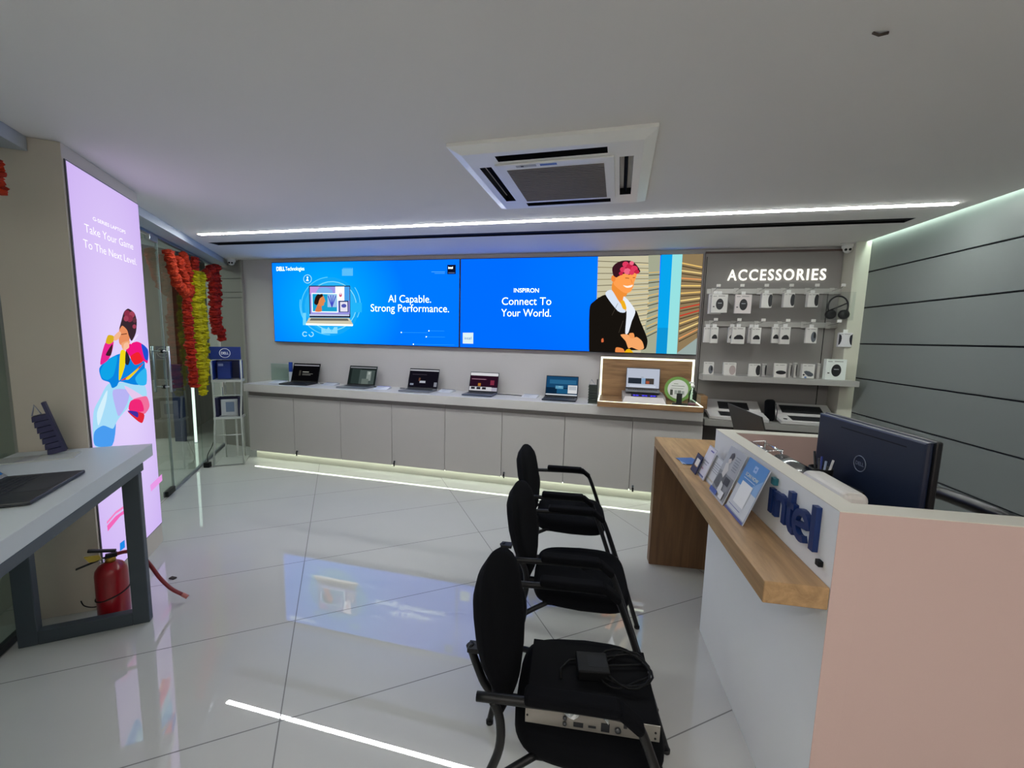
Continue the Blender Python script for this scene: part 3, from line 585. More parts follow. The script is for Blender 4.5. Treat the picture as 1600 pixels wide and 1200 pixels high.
# ---------------- toothed towers
def tower(loc, rz, lean, label, c, h=.24, w=.085):
    t = thing('display_tower', label, 'display tower', loc, rz); M = Matrix.Rotation(lean, 4, 'Y'); m = mat(c, .45); mb = MB(); n = 7; d = (h-.055)/n
    for i in range(n):
        mb.prism([(-w/2-.006, i*d), (w/2, i*d), (w/2, (i+1)*d-.003), (-w/2, (i+1)*d-.003)], .05, m, M @ Matrix.Translation((0, .025, 0)) @ Matrix.Rotation(R(90), 4, 'X'), .001)
    mb.box(w/2-.012, w/2, -.026, .026, 0, h, m, M=M); mb.build('stacked_body', t)
    mb = MB(); mb.tube([M @ Vector(p) for p in ((-w/2, 0, h-.055), (-w/2+.022, 0, h-.005), (w/2-.03, 0, h-.055))], .004, mat('9aa0b4', .3, .5), True, 6); mb.build('hook', t)
tower((-.15, 4.2, .95), 0, 0, 'dark green toothed tower standing beside the lit wooden display', '26302c', .245, .088)

# ================================================================== LIT WOODEN DISPLAY
OAK = wood('6f5236', '9c7a54', 3, 3, 30); OAKH = wood('755638', 'a5805a', 2.2, 12, 26)
DX0, DX1 = -.10, .845; DC = (DX0+DX1)/2
t = thing('display_stand', 'wooden display stand edged by a glowing light line', 'display stand', (DC, 4.02, .95))
hw = (DX1-DX0)/2
MB().box(-hw, hw+.01, 0, .50, 0, .05, OAKH, .002).build('tray', t)
MB().box(-hw, hw, .49, .535, .0505, .468, OAKH, .002).build('backboard', t)
mb = MB(); e_ = em('f4ffe6', 1.9); zt, yb = .468, .484
mb.box(-hw+.004, hw-.004, yb, yb+.005, zt-.024, zt-.004, e_); mb.box(-hw+.004, -hw+.024, yb, yb+.005, .051, zt-.024, e_); mb.box(hw-.024, hw-.004, yb, yb+.005, .051, zt-.024, e_)
mb.box(-hw+.002, hw+.006, .004, .016, .0502, .054, e_); mb.box(-hw+.002, -hw+.014, .016, yb, .0502, .054, e_); mb.box(hw-.006, hw+.006, .016, yb, .0502, .054, e_)
mb.build('light_line', t)
# stand with slanted front, glowing text bar, laptop on top
p = Vector((.335, 4.27, 1.0)); t = thing('laptop_stand', 'grey slant fronted laptop stand with a blue glowing bar', 'laptop stand', p)
mb = MB(); mb.prism([(-.2, 0), (-.145, .052), (.13, .075), (.13, 0)], .40, mat('8b8582', .45), Matrix.Translation((-.2, 0, 0)) @ Matrix(((0, 0, 1, 0), (1, 0, 0, 0), (0, 1, 0, 0), (0, 0, 0, 1)))); mb.build('body', t)
MB().add([(-.2, -.2005, .001), (.2, -.2005, .001), (.175, -.1460, .0525), (-.175, -.1460, .0525)], [[0, 1, 2, 3]], mat('c9c3c2', .4)).build('front_panel', t)
mb = MB(); mb.box(-.12, .12, -.147, -.135, .0535, .0775, mat('20204a', .3)); mb.build('light_bar', t)
mb = MB(); put_text(mb, '>>  <<  >>', (-.1, -.1478, .059), (.11, -.1478, .059), (0, 0, 1), .014, em('4a40ff', 2.2), .02); mb.build('glow', t)
laptop('laptop', 'open silver laptop on the stand in the lit wooden display', (.335, 4.325, 1.077), R(-2), .335, .19, .225, R(9), mat('7b7d80', .35, .6), [('c6cede', 0, 0, 1, 1), ('2a323c', .05, .2, .46, .5), ('8fb2d6', .47, .2, .58, .5), ('48423e', .58, .2, .86, .5), ('b05a40', .6, .22, .7, .36), ('c6cede', .84, .2, 1, .5), ('8890a0', .44, .54, .52, .56), ('dce4f0', .1, .04, .9, .12)], mat('6a6c6e', .4, .5), 'c6cede')
t = thing('round_sign', 'round green and white sign standing in the wooden display', 'sign', (.665, 4.3, 1.0), R(-6))
TT = Matrix.Translation((0, 0, .125)) @ Matrix.Rotation(R(80), 4, 'X')
MB().lathe([(.125, -.003), (.125, .003)], mat('6c9a44', .5), 40, TT, False).build('board', t)
MB().lathe([(.095, .0031), (.095, .0042)], mat('dcded8', .5), 40, TT, False).build('face', t)
mb = MB()
for x0, z0, x1, z1, c in ((-.04, .05, .0, .056, '8a9a80'), (-.06, .03, .06, .035, '707a70'), (-.065, .005, .05, .01, '909a90'), (-.07, -.06, -.045, -.005, '3c4238'), (-.03, -.05, -.005, -.01, 'a0a8a0'), (.0, -.05, .03, -.01, '7c867c'), (.035, -.05, .06, -.015, '9aa29a')): mb.box(x0, x1, z0, z1, .0043, .0048, mat(c, .5), M=TT)
mb.build('printing', t, 'small printed pictures and lines')
t = thing('phone', 'black phone standing on a black mat at the right of the wooden display', 'phone', (.655, 4.12, 1.001), R(-10))
MB().box(-.025, .025, -.005, .005, .004, .105, BLACK, .003, M=Matrix.Rotation(R(-12), 4, 'X')).build('body', t)
MB().box(-.06, .075, -.03, .07, .0, .006, BLACK, .002).build('mat', t)
t = thing('spray_bottle', 'clear spray bottle with pink base standing on the wooden display edge', 'bottle', (.765, 4.1, 1.002))
MB().lathe([(.033, 0), (.036, .004), (.036, .11), (.03, .135), (.014, .15), (.013, .17)], DGLASS, 20).build('body', t)
MB().lathe([(.032, .003), (.033, .004), (.033, .022), (.032, .0225)], mat('d98aa4', .4), 20).build('liquid', t)
mb = MB(); mb.lathe([(.015, .17), (.015, .19), (.008, .195), (.008, .21)], mat('e4e4e0', .4), 14); mb.box(-.035, .012, -.008, .008, .205, .222, mat('e4e4e0', .4), .003); mb.build('nozzle', t)
tag(MB().box(-.03, .03, -.1, .1, 0, .125, OAK, .002).build('wooden_block'), 'brown wooden block against the right end of the lit display', 'block'); bpy.data.objects['wooden_block'].location = (.905, 4.36, .95)

# ================================================================== ACCESSORIES WALL
t = thing('hook_board', 'grey accessories wall panel with two hook rails', 'wall panel', (1.47, BY-.001, 0))
MB().box(-.595, .595, -.022, 0, .87, 2.47, mat('8e8a88', .55, 0, .3, .01, 0, 4), .001).build('board', t)
MB().box(-.584, -.578, -.0245, -.0222, .9, 2.44, BLACK).build('groove', t); MB().box(.50, .506, -.0245, -.0222, .9, 2.1, BLACK).build('groove', t)
MB().box(-.595, .595, -.03, 0, 2.4705, 2.49, mat('5a4844', .6)).build('top_edge', t)
PF = BY-.0245
mb = MB(); a = at_y(1136, 438.3, PF); b = at_y(1289, 436.4, PF); a.y = b.y = 0; o = Vector((a.x, PF-.003, a.z))
put_text(mb, 'ACCESSORIES', (0, 0, 0), (b.x-a.x, 0, 0), (0, 0, 1), .103, em('fffff2', 1.3), .010, .006, 1.22)
sg = mb.build('wall_sign'); sg.location = o; tag(sg, 'glowing white letters reading ACCESSORIES on the grey panel', 'sign')
def rail(z, label):
    t = thing('hook_rail', label, 'rail', (1.505, PF-.001, z))
    MB().box(-.60, .60, -.022, -.0005, -.025, .025, mat('b4b2ae', .35, .3), .003).build('bar', t)
    for i in range(6):
        x = -.54+i*.205; mb = MB()
        mb.box(x-.02, x+.02, -.028, -.0225, -.03, .03, mat('bcbab6', .35, .3), .002)
        mb.tube([(x, -.028, .0), (x, -.2, .012), (x, -.215, .028)], .003, CHROME, seg=8); mb.box(x-.018, x+.018, -.222, -.218, .02, .045, mat('dcdad6', .3), .001)
        mb.build('hook', t)
rail(2.10, 'upper pale metal hook rail on the grey accessories panel'); rail(1.782, 'lower pale metal hook rail on the grey accessories panel')
# wall shelf and lower counter
t = thing('wall_shelf', 'pale grey shelf across the accessories panel carrying boxed mice', 'shelf', (1.50, 4.2, 1.235))
MB().box(-.64, .64, 0, .155, 0, .05, mat('a09e9b', .45), .002).build('front_lip', t); MB().box(-.60, .565, .1555, .34, .02, .05, mat('a09e9b', .45), .001).build('board', t)
t = thing('accessory_counter', 'grey counter below the accessories panel carrying boxed keyboards', 'counter', (1.49, 4.13, 0))
MB().box(-.595, .575, 0, .415, .815, .872, mat('8d8b88', .45), .002).build('countertop', t); MB().box(-.595, .575, .06, .4, 0, .8145, mat('2a2422', .6)).build('body', t)

# boxed mice etc.
PK = 'boxed mice on the accessories wall'
def pack(pl, pt, pr, pb, Y, depth, label, pic, hang=True, col='d2d0cc', pc='1d1e22', name='mouse_box', cat='box', extra=None):
    a = at_y(pl, pb, Y); b = at_y(pr, pt, Y); w_ = (b.x-a.x); h_ = (b.z-a.z)
    if not hang: a.z = 1.2862; h_ = b.z-a.z
    t = thing(name, label, cat, (a.x+w_/2, Y, a.z), 0, PK)
    MB().box(-w_/2, w_/2, 0, depth, 0, h_, mat(col, .4), .002).build('box', t)
    mb = MB(); m = mat(pc, .4)
    def ov(cx, cz, rx, rz, mm, y=-.0012, lim=None):
        P = [(cx+rx*math.cos(2*math.pi*i/24), cz+rz*math.sin(2*math.pi*i/24)) for i in range(24)]
        P = [(max(-.49, min(.49, x)), max(.02, z)) for x, z in P]
        mb.poly([(x*w_, y, z*h_) for x, z in P], mm)
    if pic == 'oval': ov(.02, .46, .24, .3, m); mb.box(-.1*w_, .14*w_, -.0022, -.0014, .5*h_, .53*h_, mat('b0b4b8', .3)); mb.box(-.4*w_, -.3*w_, -.0016, -.001, .3*h_, .35*h_, m)
    if pic == 'side': ov(.34, .5, .22, .42, m)
    if pic == 'pale': ov(.2, .42, .25, .38, mat('a89a98', .4))
    if pic == 'silver': ov(.2, .4, .24, .34, mat('60646c', .35)); ov(.28, .5, .1, .2, mat('1d1e22', .35), -.0018)
    if pic == 'dome': mb.poly([(x*w_, -.0012, z*h_) for x, z in ((-.34, .3), (-.3, .4), (-.1, .52), (.15, .54), (.33, .46), (.42, .32), (.36, .27), (-.28, .27))], m)
    if pic == 'flat': ov(.05, .36, .42, .14, m)
    if pic == 'edges':
        for sx in (-1, 1): mb.poly([(sx*x*w_, -.0012, z*h_) for x, z in ((.49, .9), (.49, .12), (.38, .2), (.3, .4), (.28, .6), (.32, .8))], mat('24242e', .3))
    if pic == 'tilt': mb.poly([(x*w_, -.0012, z*h_) for x, z in ((-.38, .48), (-.2, .54), (.1, .5), (.38, .36), (.42, .22), (.25, .14), (0, .16), (-.25, .32))], mat('4a5058', .4)); ov(-.36, .25, .08, .06, m); ov(-.2, .08, .1, .06, mat('5878b0', .4))
    for x0, x1, z in ((-.42, -.2, .9), (-.1, .32, .91)): mb.box(x0*w_, x1*w_, -.0015, -.001, (z-.03)*h_, z*h_, mat('7a7a78', .5))
    mb.build('printing', t)
    if hang:
        k = MB(); k.box(-.018, .018, depth/2-.001, depth/2+.001, h_, h_+.028, mat('dcdcda', .3)); k.build('hang_tab', t)
    return t
Y1 = 4.345
pack(1106, 459, 1129, 490.5, Y1+.06, .03, 'plain white boxed mouse tucked behind the first oval mouse box, upper rail', 'none')
pack(1110.5, 459.5, 1138, 488.5, Y1, .03, 'boxed black oval mouse hanging first on the upper hook rail', 'oval')
pack(1147, 460, 1175.5, 489.5, Y1, .03, 'boxed black oval mouse with pink corner, second on upper hook rail', 'oval', True, 'd4cccb')
pack(1189, 458, 1207.5, 481, Y1, .05, 'slim mouse box with dark half oval, third on upper hook rail', 'side')
pack(1223.5, 457.5, 1242.5, 480, Y1, .05, 'slim mouse box with dark half oval, fourth on upper hook rail', 'side')
pack(1261, 458, 1280, 480, Y1, .05, 'slim mouse box with dark half oval, fifth on upper hook rail', 'side')
pack(1099, 511, 1112, 535, Y1+.05, .03, 'white box edge behind the first dome mouse box, lower rail', 'none')
pack(1109.5, 511, 1123, 536, Y1, .03, 'narrow box with black dome mouse, first on lower hook rail', 'dome')
pack(1137, 511, 1150, 535.5, Y1+.05, .03, 'white mouse box half hidden behind the wide dome box, lower rail', 'dome')
pack(1142.5, 511, 1165, 537, Y1, .03, 'wide white box with black dome mouse, second on lower hook rail', 'dome')
pack(1168, 511.5, 1180, 536, Y1+.05, .03, 'greyish box behind the third dome mouse box, lower rail', 'none')
pack(1173, 512, 1190, 537, Y1, .03, 'white box with black dome mouse, third on lower hook rail', 'dome')
pack(1205, 511, 1219, 536, Y1+.05, .03, 'white mouse box half hidden behind the fourth dome mouse box, lower rail', 'dome')
pack(1217.5, 511, 1236, 537.5, Y1, .03, 'white box with black dome mouse, fourth on lower hook rail', 'dome')
pack(1258, 512, 1278, 536, Y1, .03, 'white box with grey mouse picture, fifth on lower hook rail', 'silver')
t = pack(1309, 520, 1333, 542, Y1, .03, 'white box with dark curved shapes at both edges, hanging last on the lower rail', 'edges', True, 'cfcdd0')
Y3 = 4.29
pack(1099, 566, 1116, 589, Y3, .03, 'white boxed silver mouse at the left end of the wall shelf', 'silver', False)
pack(1129.5, 567, 1151, 590, Y3, .04, 'white boxed pale pink mouse, second on the wall shelf', 'pale', False)
pack(1168.5, 569, 1188.5, 592, Y3, .02, 'white box with black rounded mouse, third on the wall shelf', 'side', False)
pack(1189, 568.5, 1198.5, 591, Y3+.03, .02, 'dark mouse box just right of the third shelf mouse box', 'side', False, 'a8a6a4')
pack(1208.5, 568.5, 1230, 593, Y3, .03, 'white box with a flat black mouse in the middle of the wall shelf', 'flat', False)
pack(1231, 568, 1238, 592, Y3+.03, .03, 'thin pale box right beside the flat black mouse box', 'side', False, 'b4b2ae')
pack(1239, 567, 1246.5, 592, Y3+.045, .03, 'thin pale box second right of the flat black mouse box', 'side', False, 'b4b2ae')
pack(1252, 569.5, 1274, 594.5, Y3, .05, 'white box with tilted grey mouse on the wall shelf', 'tilt', False)
pack(1275, 568, 1282.5, 593, Y3+.03, .05, 'thin grey box behind the tilted grey mouse box', 'none', False, 'b0aeab')
pack(1288, 562, 1324, 595.5, Y3-.03, .05, 'large white box in clear film at the right end of the wall shelf', 'oval', False, 'dfe4e0')
# headset
p = at_y(1308, 490, Y1); t = thing('headset', 'black headset in a clear bag hanging last on the upper rail', 'headset', (p.x, Y1, p.z))
MB().tube([(.078*math.cos(a), 0, .065+.09*math.sin(a)) for a in [R(-35+i*250/24) for i in range(25)]], .007, BLACK, seg=8).build('headband', t)
for s in (-1, 1):
    MB().lathe([(.03, -.018), (.042, -.01), (.042, .012), (.03, .02)], BLACK, 20, Matrix.Translation((s*.052, 0, -.008)) @ Matrix.Rotation(R(90), 4, 'X')).build('ear_cup', t)
MB().tube([(-.06, -.01, .03), (.0, -.015, .06), (.06, -.01, .09)], .006, BLACK, seg=8).build('microphone', t)
MB().box(-.115, .115, -.03, .03, -.06, .19, glass('f6f8f8')).build('clear_bag', t)
# keyboard boxes, pouch
def kbox(loc, rz, tilt, W, D, label, wx0, wx1, extra=False):
    t = thing('keyboard_box', label, 'box', loc, rz, 'boxed keyboards on the accessory counter'); M = Matrix.Rotation(tilt, 4, 'X')
    MB().box(-W/2, W/2, 0, D, 0, .03, mat('cfcdcc', .4), .002, M=M).build('box', t)
    mb = MB(); mb.box(wx0*W, wx1*W, D*.16, D*.8, .0302, .031, mat('17181b', .35), M=M)
    for r in range(4):
        for c in range(16):
            x = wx0*W+.01+c*((wx1-wx0)*W-.02)/16; mb.box(x, x+((wx1-wx0)*W-.02)/16-.003, D*(.2+r*.145), D*(.2+r*.145)+D*.12, .0311, .0325, mat('26272b', .5), M=M)
    mb.build('keyboard_picture', t)
    if extra: MB().lathe([(.018, .0302), (.018, .0312)], BLACK, 14, M @ Matrix.Translation((-W*.4, D*.3, 0))).build('badge', t)
kbox((1.19, 4.15, .876), R(-2), R(9), .50, .20, 'white keyboard box in front at the left of the accessory counter', -.30, .32)
kbox((1.19, 4.365, .905), R(-2), R(28), .50, .19, 'white keyboard box leaning at the back left of the accessory counter', -.24, .3)
kbox((1.79, 4.14, .876), R(0), R(9), .50, .20, 'white keyboard box in front at the right of the accessory counter', -.30, .47, True)
kbox((1.79, 4.355, .905), R(0), R(28), .52, .19, 'pale keyboard box leaning at the back right of the accessory counter', -.32, .36)
t = thing('pouch', 'black rounded pouch standing between the two pairs of keyboard boxes', 'pouch', (1.489, 4.27, .873), R(0))
MB().box(-.044, .044, -.028, .028, 0, .205, FABRIC, .0279, 5, M=Matrix.Rotation(R(-4), 4, 'Y')).build('body', t)
MB().tube([(.045, -.03, .02), (.052, -.03, .1), (.04, -.03, .17)], .003, mat('303238', .5), seg=6, M=Matrix.Rotation(R(-4), 4, 'Y')).build('zip', t)

# ================================================================== RECEPTION COUNTER
O = Vector((.637, 1.268, 0)); RC = -WR                                  # root at the near left corner; local x = u (to the right), y = v (into the room)
t = thing('reception_counter', 'white and pink reception counter with wooden ledge and raised lettering', 'counter', O, RC)
WH = mat('eaebec', .45, 0, .4, .008, 0, 5); RIM = mat('d2cfc4', .45)
LEN = 1.053; RT = 1.143
MB().box(0, .068, .0, LEN, .0, RT, WH, .001).build('front_panel', t)
MB().box(.0685, 1.5, .0, .07, .0, RT, PINK, .001).build('near_panel', t)
MB().box(-.0005, .0685, -.0012, -.0002, 0, RT, PINK).build('near_panel_edge', t)
MB().box(.0685, .55, LEN-.07, LEN, .0, RT, PINK, .001).build('far_panel', t)
mb = MB(); mb.box(-.001, .07, -.0015, LEN+.001, RT+.0003, RT+.0025, RIM); mb.box(.0702, 1.501, -.0015, .072, RT+.0003, RT+.0025, RIM); mb.box(.0702, .551, LEN-.072, LEN+.001, RT+.0003, RT+.0025, RIM); mb.build('rim', t)
MB().box(.069, .75, .0705, LEN-.0705, .72, .75, mat('cfcac2', .45), .001).build('worktop', t)
LO = wood('8a6b48', 'b89469', 26, 2.2, 26, .42); LOV = wood('5e432c', '7d5c3c', 26, 26, 1.8, .45)
mb = MB(); mb.box(-.172, -.0008, 0, LEN+.0005, .851, .918, LO, .003); mb.build('ledge', t)
mb = MB(); mb.box(-.172, .62, LEN+.001, 1.78, .851, .918, LO, .003); mb.build('ledge', t)
MB().box(-.172, .6, 1.70, 1.78, 0, .8505, LOV, .003).build('leg', t)
# raised lettering on the front panel (plane x = 0)
mb = MB(); BL = mat('0f2c66', .4); PN = (O.x, O.y)
def lp(px): return rmat(O, RC).inverted() @ at_plane(px[0], px[1], PN, WR)
z0 = .985; hx = .095
def letter(y0, y1, z0, z1): mb.prism([(-y0, z0), (-y1, z0), (-y1, z1), (-y0, z1)], .016, BL, Matrix(((0, 0, -1, 0), (-1, 0, 0, 0), (0, 1, 0, 0), (0, 0, 0, 1))) @ Matrix.Identity(4), .001)
def yz(px): p = lp(px); return p.y, p.z
def stroke(pts, w_):                                                    # thick poly-line drawn on the panel, given in (y, z)
    P = [Vector((a, b)) for a, b in pts]; Lf = []; Rt = []
    for i, p_ in enumerate(P):
        d = (P[min(i+1, len(P)-1)]-P[max(i-1, 0)]).normalized(); n = Vector((-d.y, d.x))*w_/2; Lf.append(p_+n); Rt.append(p_-n)
    ring_ = Lf+Rt[::-1]
    b = bmesh.new(); n = len(Lf)
    va = [b.verts.new((-.016, q_.x, q_.y)) for q_ in ring_]; vb = [b.verts.new((-.0004, q_.x, q_.y)) for q_ in ring_]; N = len(ring_)
    for i in range(n-1):
        b.faces.new((va[i], va[i+1], va[N-2-i], va[N-1-i])); b.faces.new((vb[i], vb[N-1-i], vb[N-2-i], vb[i+1]))
    for i in range(N): j = (i+1) % N; b.faces.new((va[i], vb[i], vb[j], va[j]))
    bmesh.ops.recalc_face_normals(b, faces=b.faces[:]); mb.bm(b, BL)
# letters: left to right on the panel means decreasing y. baseline .985, x height .095
LT, LW_ = .377, .024                                                     # y of the left end of the word, stroke width
ys = lambda k: LT-k
zb, zx, za = .985, 1.075, 1.117
stroke([(ys(.012), zb), (ys(.012), zx)], LW_)                            # i
stroke([(ys(.046), zb), (ys(.046), zx)], LW_)
arch = [(ys(.046+.033*(1-math.cos(a))), 1.042+.025*math.sin(a)) for a in [math.pi*i/10 for i in range(11)]]
stroke([(ys(.046), 1.036)]+arch+[(ys(.112), zb)], LW_)
stroke([(ys(.146), 1.112), (ys(.146), 1.02), (ys(.150), 1.0), (ys(.160), .990), (ys(.178), .988)], LW_); stroke([(ys(.130), 1.068), (ys(.176), 1.068)], .02)
ec, er = ys(.222), .040
stroke([(ec+er*.93, 1.026), (ec-er*.86, 1.037)], .017)
stroke([(ec-er*math.cos(a), 1.030+.042*math.sin(a)) for a in [R(5+i*295/20) for i in range(21)]], .022)
stroke([(ys(.288), zb-.002), (ys(.288), za+.004)], LW_)                  # l
mb.build('lettering', t, 'raised dark blue letters')
mb = MB(); y_, z_ = yz((1214.5, 750)); mb.box(-.016, -.0004, y_-.013, y_+.013, 1.090, 1.116, mat('1c6672', .4), .002); mb.build('lettering_dot', t, 'raised teal dot of the letter i')
y_, z_ = yz((1284, 880)); MB().box(-.014, -.0004, y_-.010, y_+.010, z_-.009, z_+.009, BLACK, .002).build('lettering_dot', t, 'small raised black full stop')
# things standing on the ledge
ZL = .9185
def lc(u, v, z=0): return rmat(O, RC) @ Vector((u, v, z))
def leaflet(v0, v1, u, h, lean, label, paint, base='c8ccd8'):
    """leaflet standing on the ledge between v1 (near) and v0 (far), leaning towards the panel"""
    w_ = v0-v1; root = lc(u, (v0+v1)/2, ZL); t = thing('leaflet_stand', label, 'leaflet', root, RC, 'leaflets standing on the wooden ledge')
    M = Matrix(((0, 0, 1, 0), (-1, 0, 0, 0), (0, 1, 0, 0), (0, 0, 0, 1)))                 # sheet x -> -v (left to right as read), sheet y -> up, sheet z -> +u
    M = Matrix.Rotation(lean, 4, 'Y') @ M
    MB().box(-w_/2, w_/2, 0, h, 0, .003, mat(base, .25), M=M).build('holder', t)
    mb = MB(); k = 0
    for it in paint:
        c, shp = it[0], it[1:]
        k += 1; z = -.0004-.0003*k
        if shp[0] == 'r': P = [(shp[1], shp[2]), (shp[3], shp[2]), (shp[3], shp[4]), (shp[1], shp[4])]
        elif shp[0] == 'p': P = shp[1]
        elif shp[0] == 't':
            tm = MB(); put_text(tm, shp[1], (0, 0, 0), (1, 0, 0), (0, 1, 0), 1, mat(c, .4), .01)
            mb.add([M @ Vector((-w_/2+w_*(shp[2]+(shp[4]-shp[2])*p_[0]), h*(shp[3]+shp[5]*p_[1]), z)) for p_ in tm.v], tm.f, mat(c, .4)); continue
        mb.poly([M @ Vector((-w_/2+w_*a, h*b, z)) for a, b in P], mat(c, .35))
    mb.build('print', t)
    tm = MB(); tm.prism([(0, 0), (h*math.sin(lean)*.9, 0), (h*math.sin(lean)*.5, h*.5)], .003, glass('f0f4f6'), Matrix.Translation((.004, w_/2, 0)) @ Matrix.Rotation(R(90), 4, 'X')); tm.build('side_support', t)
    return t
LEAN = R(20)
leaflet(.555, .37, -.100, .232, LEAN, 'nearest leaflet, light blue top above a white half, on the wooden ledge', [('d6dae0', 'r', .02, .06, .98, 1), ('5a94d2', 'r', .02, .5, .98, 1), ('8fb6e2', 'p', [(.5, .5), (.98, .5), (.98, .8)]), ('a8c4ea', 'r', .42, .82, .58, .93), ('5a94d2', 'r', .46, .86, .54, .89), ('f4f2d8', 't', 'SCAN NOW', .2, .70, .8, .06), ('c6d8f0', 'r', .2, .655, .75, .668), ('f2f3f4', 'r', .22, .2, .74, .6), ('8a90b8', 'r', .1, .12, .7, .135), ('5a64a0', 'r', .0, .0, 1, .045)], 'bfc6d6')
leaflet(.735, .56, -.110, .232, LEAN, 'leaflet with a grey photo of a person at a desk, second from near end', [('b4b6ba', 'r', .02, .04, .98, 1), ('8e9094', 'r', .02, .04, .98, .5), ('5a5c60', 'p', [(.02, .2), (.3, .16), (.55, .3), (.35, .45), (.1, .42)]), ('6a6c6e', 'p', [(.3, .62), (.5, .5), (.62, .3), (.5, .2), (.3, .3), (.22, .5)]), ('d8d4d0', 'p', [(.2, .66), (.34, .7), (.5, .58), (.4, .4), (.24, .45)]), ('dcd2ca', 'p', [(.26, .74), (.34, .68), (.44, .72), (.42, .8), (.3, .8)]), ('54504e', 'p', [(.26, .76), (.28, .88), (.4, .92), (.5, .86), (.46, .76), (.38, .8)]), ('3c3e42', 'r', .55, .32, .85, .46), ('e4e4e4', 'p', [(.4, .12), (.62, .1), (.6, .3), (.42, .34)])]+[('8a8c92', 'r', .62, .62+.05*i, .9, .635+.05*i) for i in range(6)]+[('3c5cae', 'r', .02, .04, .5, .13), ('e2e4e8', 'r', .64, .06, .86, .2)], 'c4c6cc')
leaflet(.895, .75, -.085, .135, LEAN, 'small white card with grey text lines, third from near end', [('d4d6da', 'r', .03, .04, .97, .97)]+[('8a8e96', 'r', .2, .45+.08*i, .8, .47+.08*i) for i in range(5)]+[('c4beb2', 'r', .1, .12, .7, .18)], 'c2c6cc')
leaflet(.985, .87, -.10, .165, LEAN, 'tall white card with a lilac heading, fourth from near end', [('dcdae6', 'r', .03, .04, .97, .97), ('5a5aa8', 'r', .4, .86, .8, .9), ('9a9cb0', 'r', .2, .5, .8, .54), ('a4a6b8', 'r', .2, .42, .7, .45), ('c09ab0', 'r', .2, .25, .5, .3), ('4c5690', 'r', .2, .05, .9, .1)], 'cacbd8')
leaflet(1.05, .955, -.115, .10, LEAN, 'small navy card with a white square, farthest of the standing leaflets', [('1c2850', 'r', .02, .02, .98, .98), ('e6e2dc', 'r', .3, .4, .85, .78), ('d0a04c', 'r', .3, .36, .85, .4)], '1c2850')
t = thing('brochures', 'fanned blue and white brochures lying at the far end of the leaflets', 'brochures', lc(-.09, 1.19, ZL+.001), RC+R(8))
for i in range(4): MB().box(-.045, .055, -.06, .06, .0012*i, .0012*i+.001, mat(['d8dee6', '2a66b0', 'c8d4e4', '1f5aa6'][i], .35), M=Matrix.Rotation(R(-9+6*i), 4, 'Z')).build('brochure', t)
# dark laptop on the far ledge, seen from behind
laptop('laptop', 'large dark laptop seen from behind on the far wooden ledge', lc(.417, 1.304, ZL), R(95), .48, .24, .30, R(17), mat('232321', .5), [], None, '202428')
# ---------------- inside the desk
ZW = .7505
t = thing('monitor', 'large dark monitor seen from behind on the reception desk', 'monitor', lc(.373, .51, ZW), R(98.2))
# local: x along the screen, +y = back of the monitor side
mb = MB(); MW = .535
mb.box(-MW/2, MW/2, -.022, .0, .215, .554, mat('0b0d12', .4, 0, .5), .006); mb.build('screen_bezel', t)
mb = MB(); mb.prism([(-MW/2+.004, .219), (MW/2-.004, .219), (MW/2-.004, .550), (-MW/2+.004, .550)], .022, mat('101c33', .38, 0, .6), Matrix(((1, 0, 0, 0), (0, 0, 1, .0003), (0, 1, 0, 0), (0, 0, 0, 1))), .008); mb.build('back_cover', t)  # navy in the cover colour stands for the blue screens' reflection
MB().box(-.19, .12, .0226, .0235, .515, .5185, BLACK).build('vent', t)
mb = MB(); A_ = [2*math.pi*i/40 for i in range(40)]
mb.tube([(.0+.030*math.cos(a), .0232, .40+.030*math.sin(a)) for a in A_], .0016, mat('8a93a4', .3, .6), True, 6)
put_text(mb, 'DELL', (.021, .0236, .393), (-.021, .0236, .393), (0, 0, 1), .014, mat('8a93a4', .3, .6), .03); mb.build('logo', t)
mb = MB(); mb.box(-.04, .04, .0, .03, .02, .3, BLACK, .004); mb.box(-.1, .1, -.11, .04, 0, .012, BLACK, .004); mb.build('stand', t)
t = thing('pen_holder', 'black pen holder full of pens in front of the monitor', 'pen holder', lc(.268, .60, ZW), RC)
MB().lathe([(.04, 0), (.042, .002), (.042, .11), (.037, .11), (.037, .01)], BLACK, 20, Matrix.Translation((0, 0, .24))).build('cup', t)
MB().box(-.05, .05, -.05, .05, 0, .2395, BLACK, .004).build('drawer_unit', t)
for i, (x, y, c, l) in enumerate(((-.02, .0, '1a1c20', .22), (.005, .01, '2c3c8c', .19), (.02, -.015, 'c8c8cc', .185), (.0, -.02, '8a9ab8', .18), (-.015, -.015, '1c1e24', .19))):
    MB().tube([(x*.5, y*.5, .252), (x*1.5, y*1.5, .24+l*.8)], .0042, mat(c, .4), seg=8).build('pen', t)
t = thing('rounded_box', 'white rounded box standing against the inside of the reception panel', 'box', lc(.115, .245, ZW), RC)
MB().box(-.04, .04, -.125, .125, 0, .405, mat('c9c6c2', .4), .025, 4).build('body', t); MB().box(-.0405, -.0398, -.1, .1, .03, .37, mat('8f8c88', .5)).build('seam', t)
t = thing('desk_machine', 'silver metal desk machine with a raised wire bail inside the reception', 'machine', lc(.15, .70, ZW), RC)
MB().box(-.06, .06, -.19, .22, .0, .27, mat('3a3e42', .4, .3), .006).build('body', t)
MB().lathe([(.02, -.085), (.055, -.083), (.055, .083), (.02, .085)], mat('a4a9ac', .2, 1), 28, Matrix.Translation((.015, -.08, .315)) @ Matrix.Rotation(R(90), 4, 'X')).build('roller_cover', t)
mb = MB()
for y in (.205, .035): mb.tube([(-.03, y, .27), (-.03, y, .37), (.03, y, .38), (.03, y, .27)], .005, CHROME, seg=8)
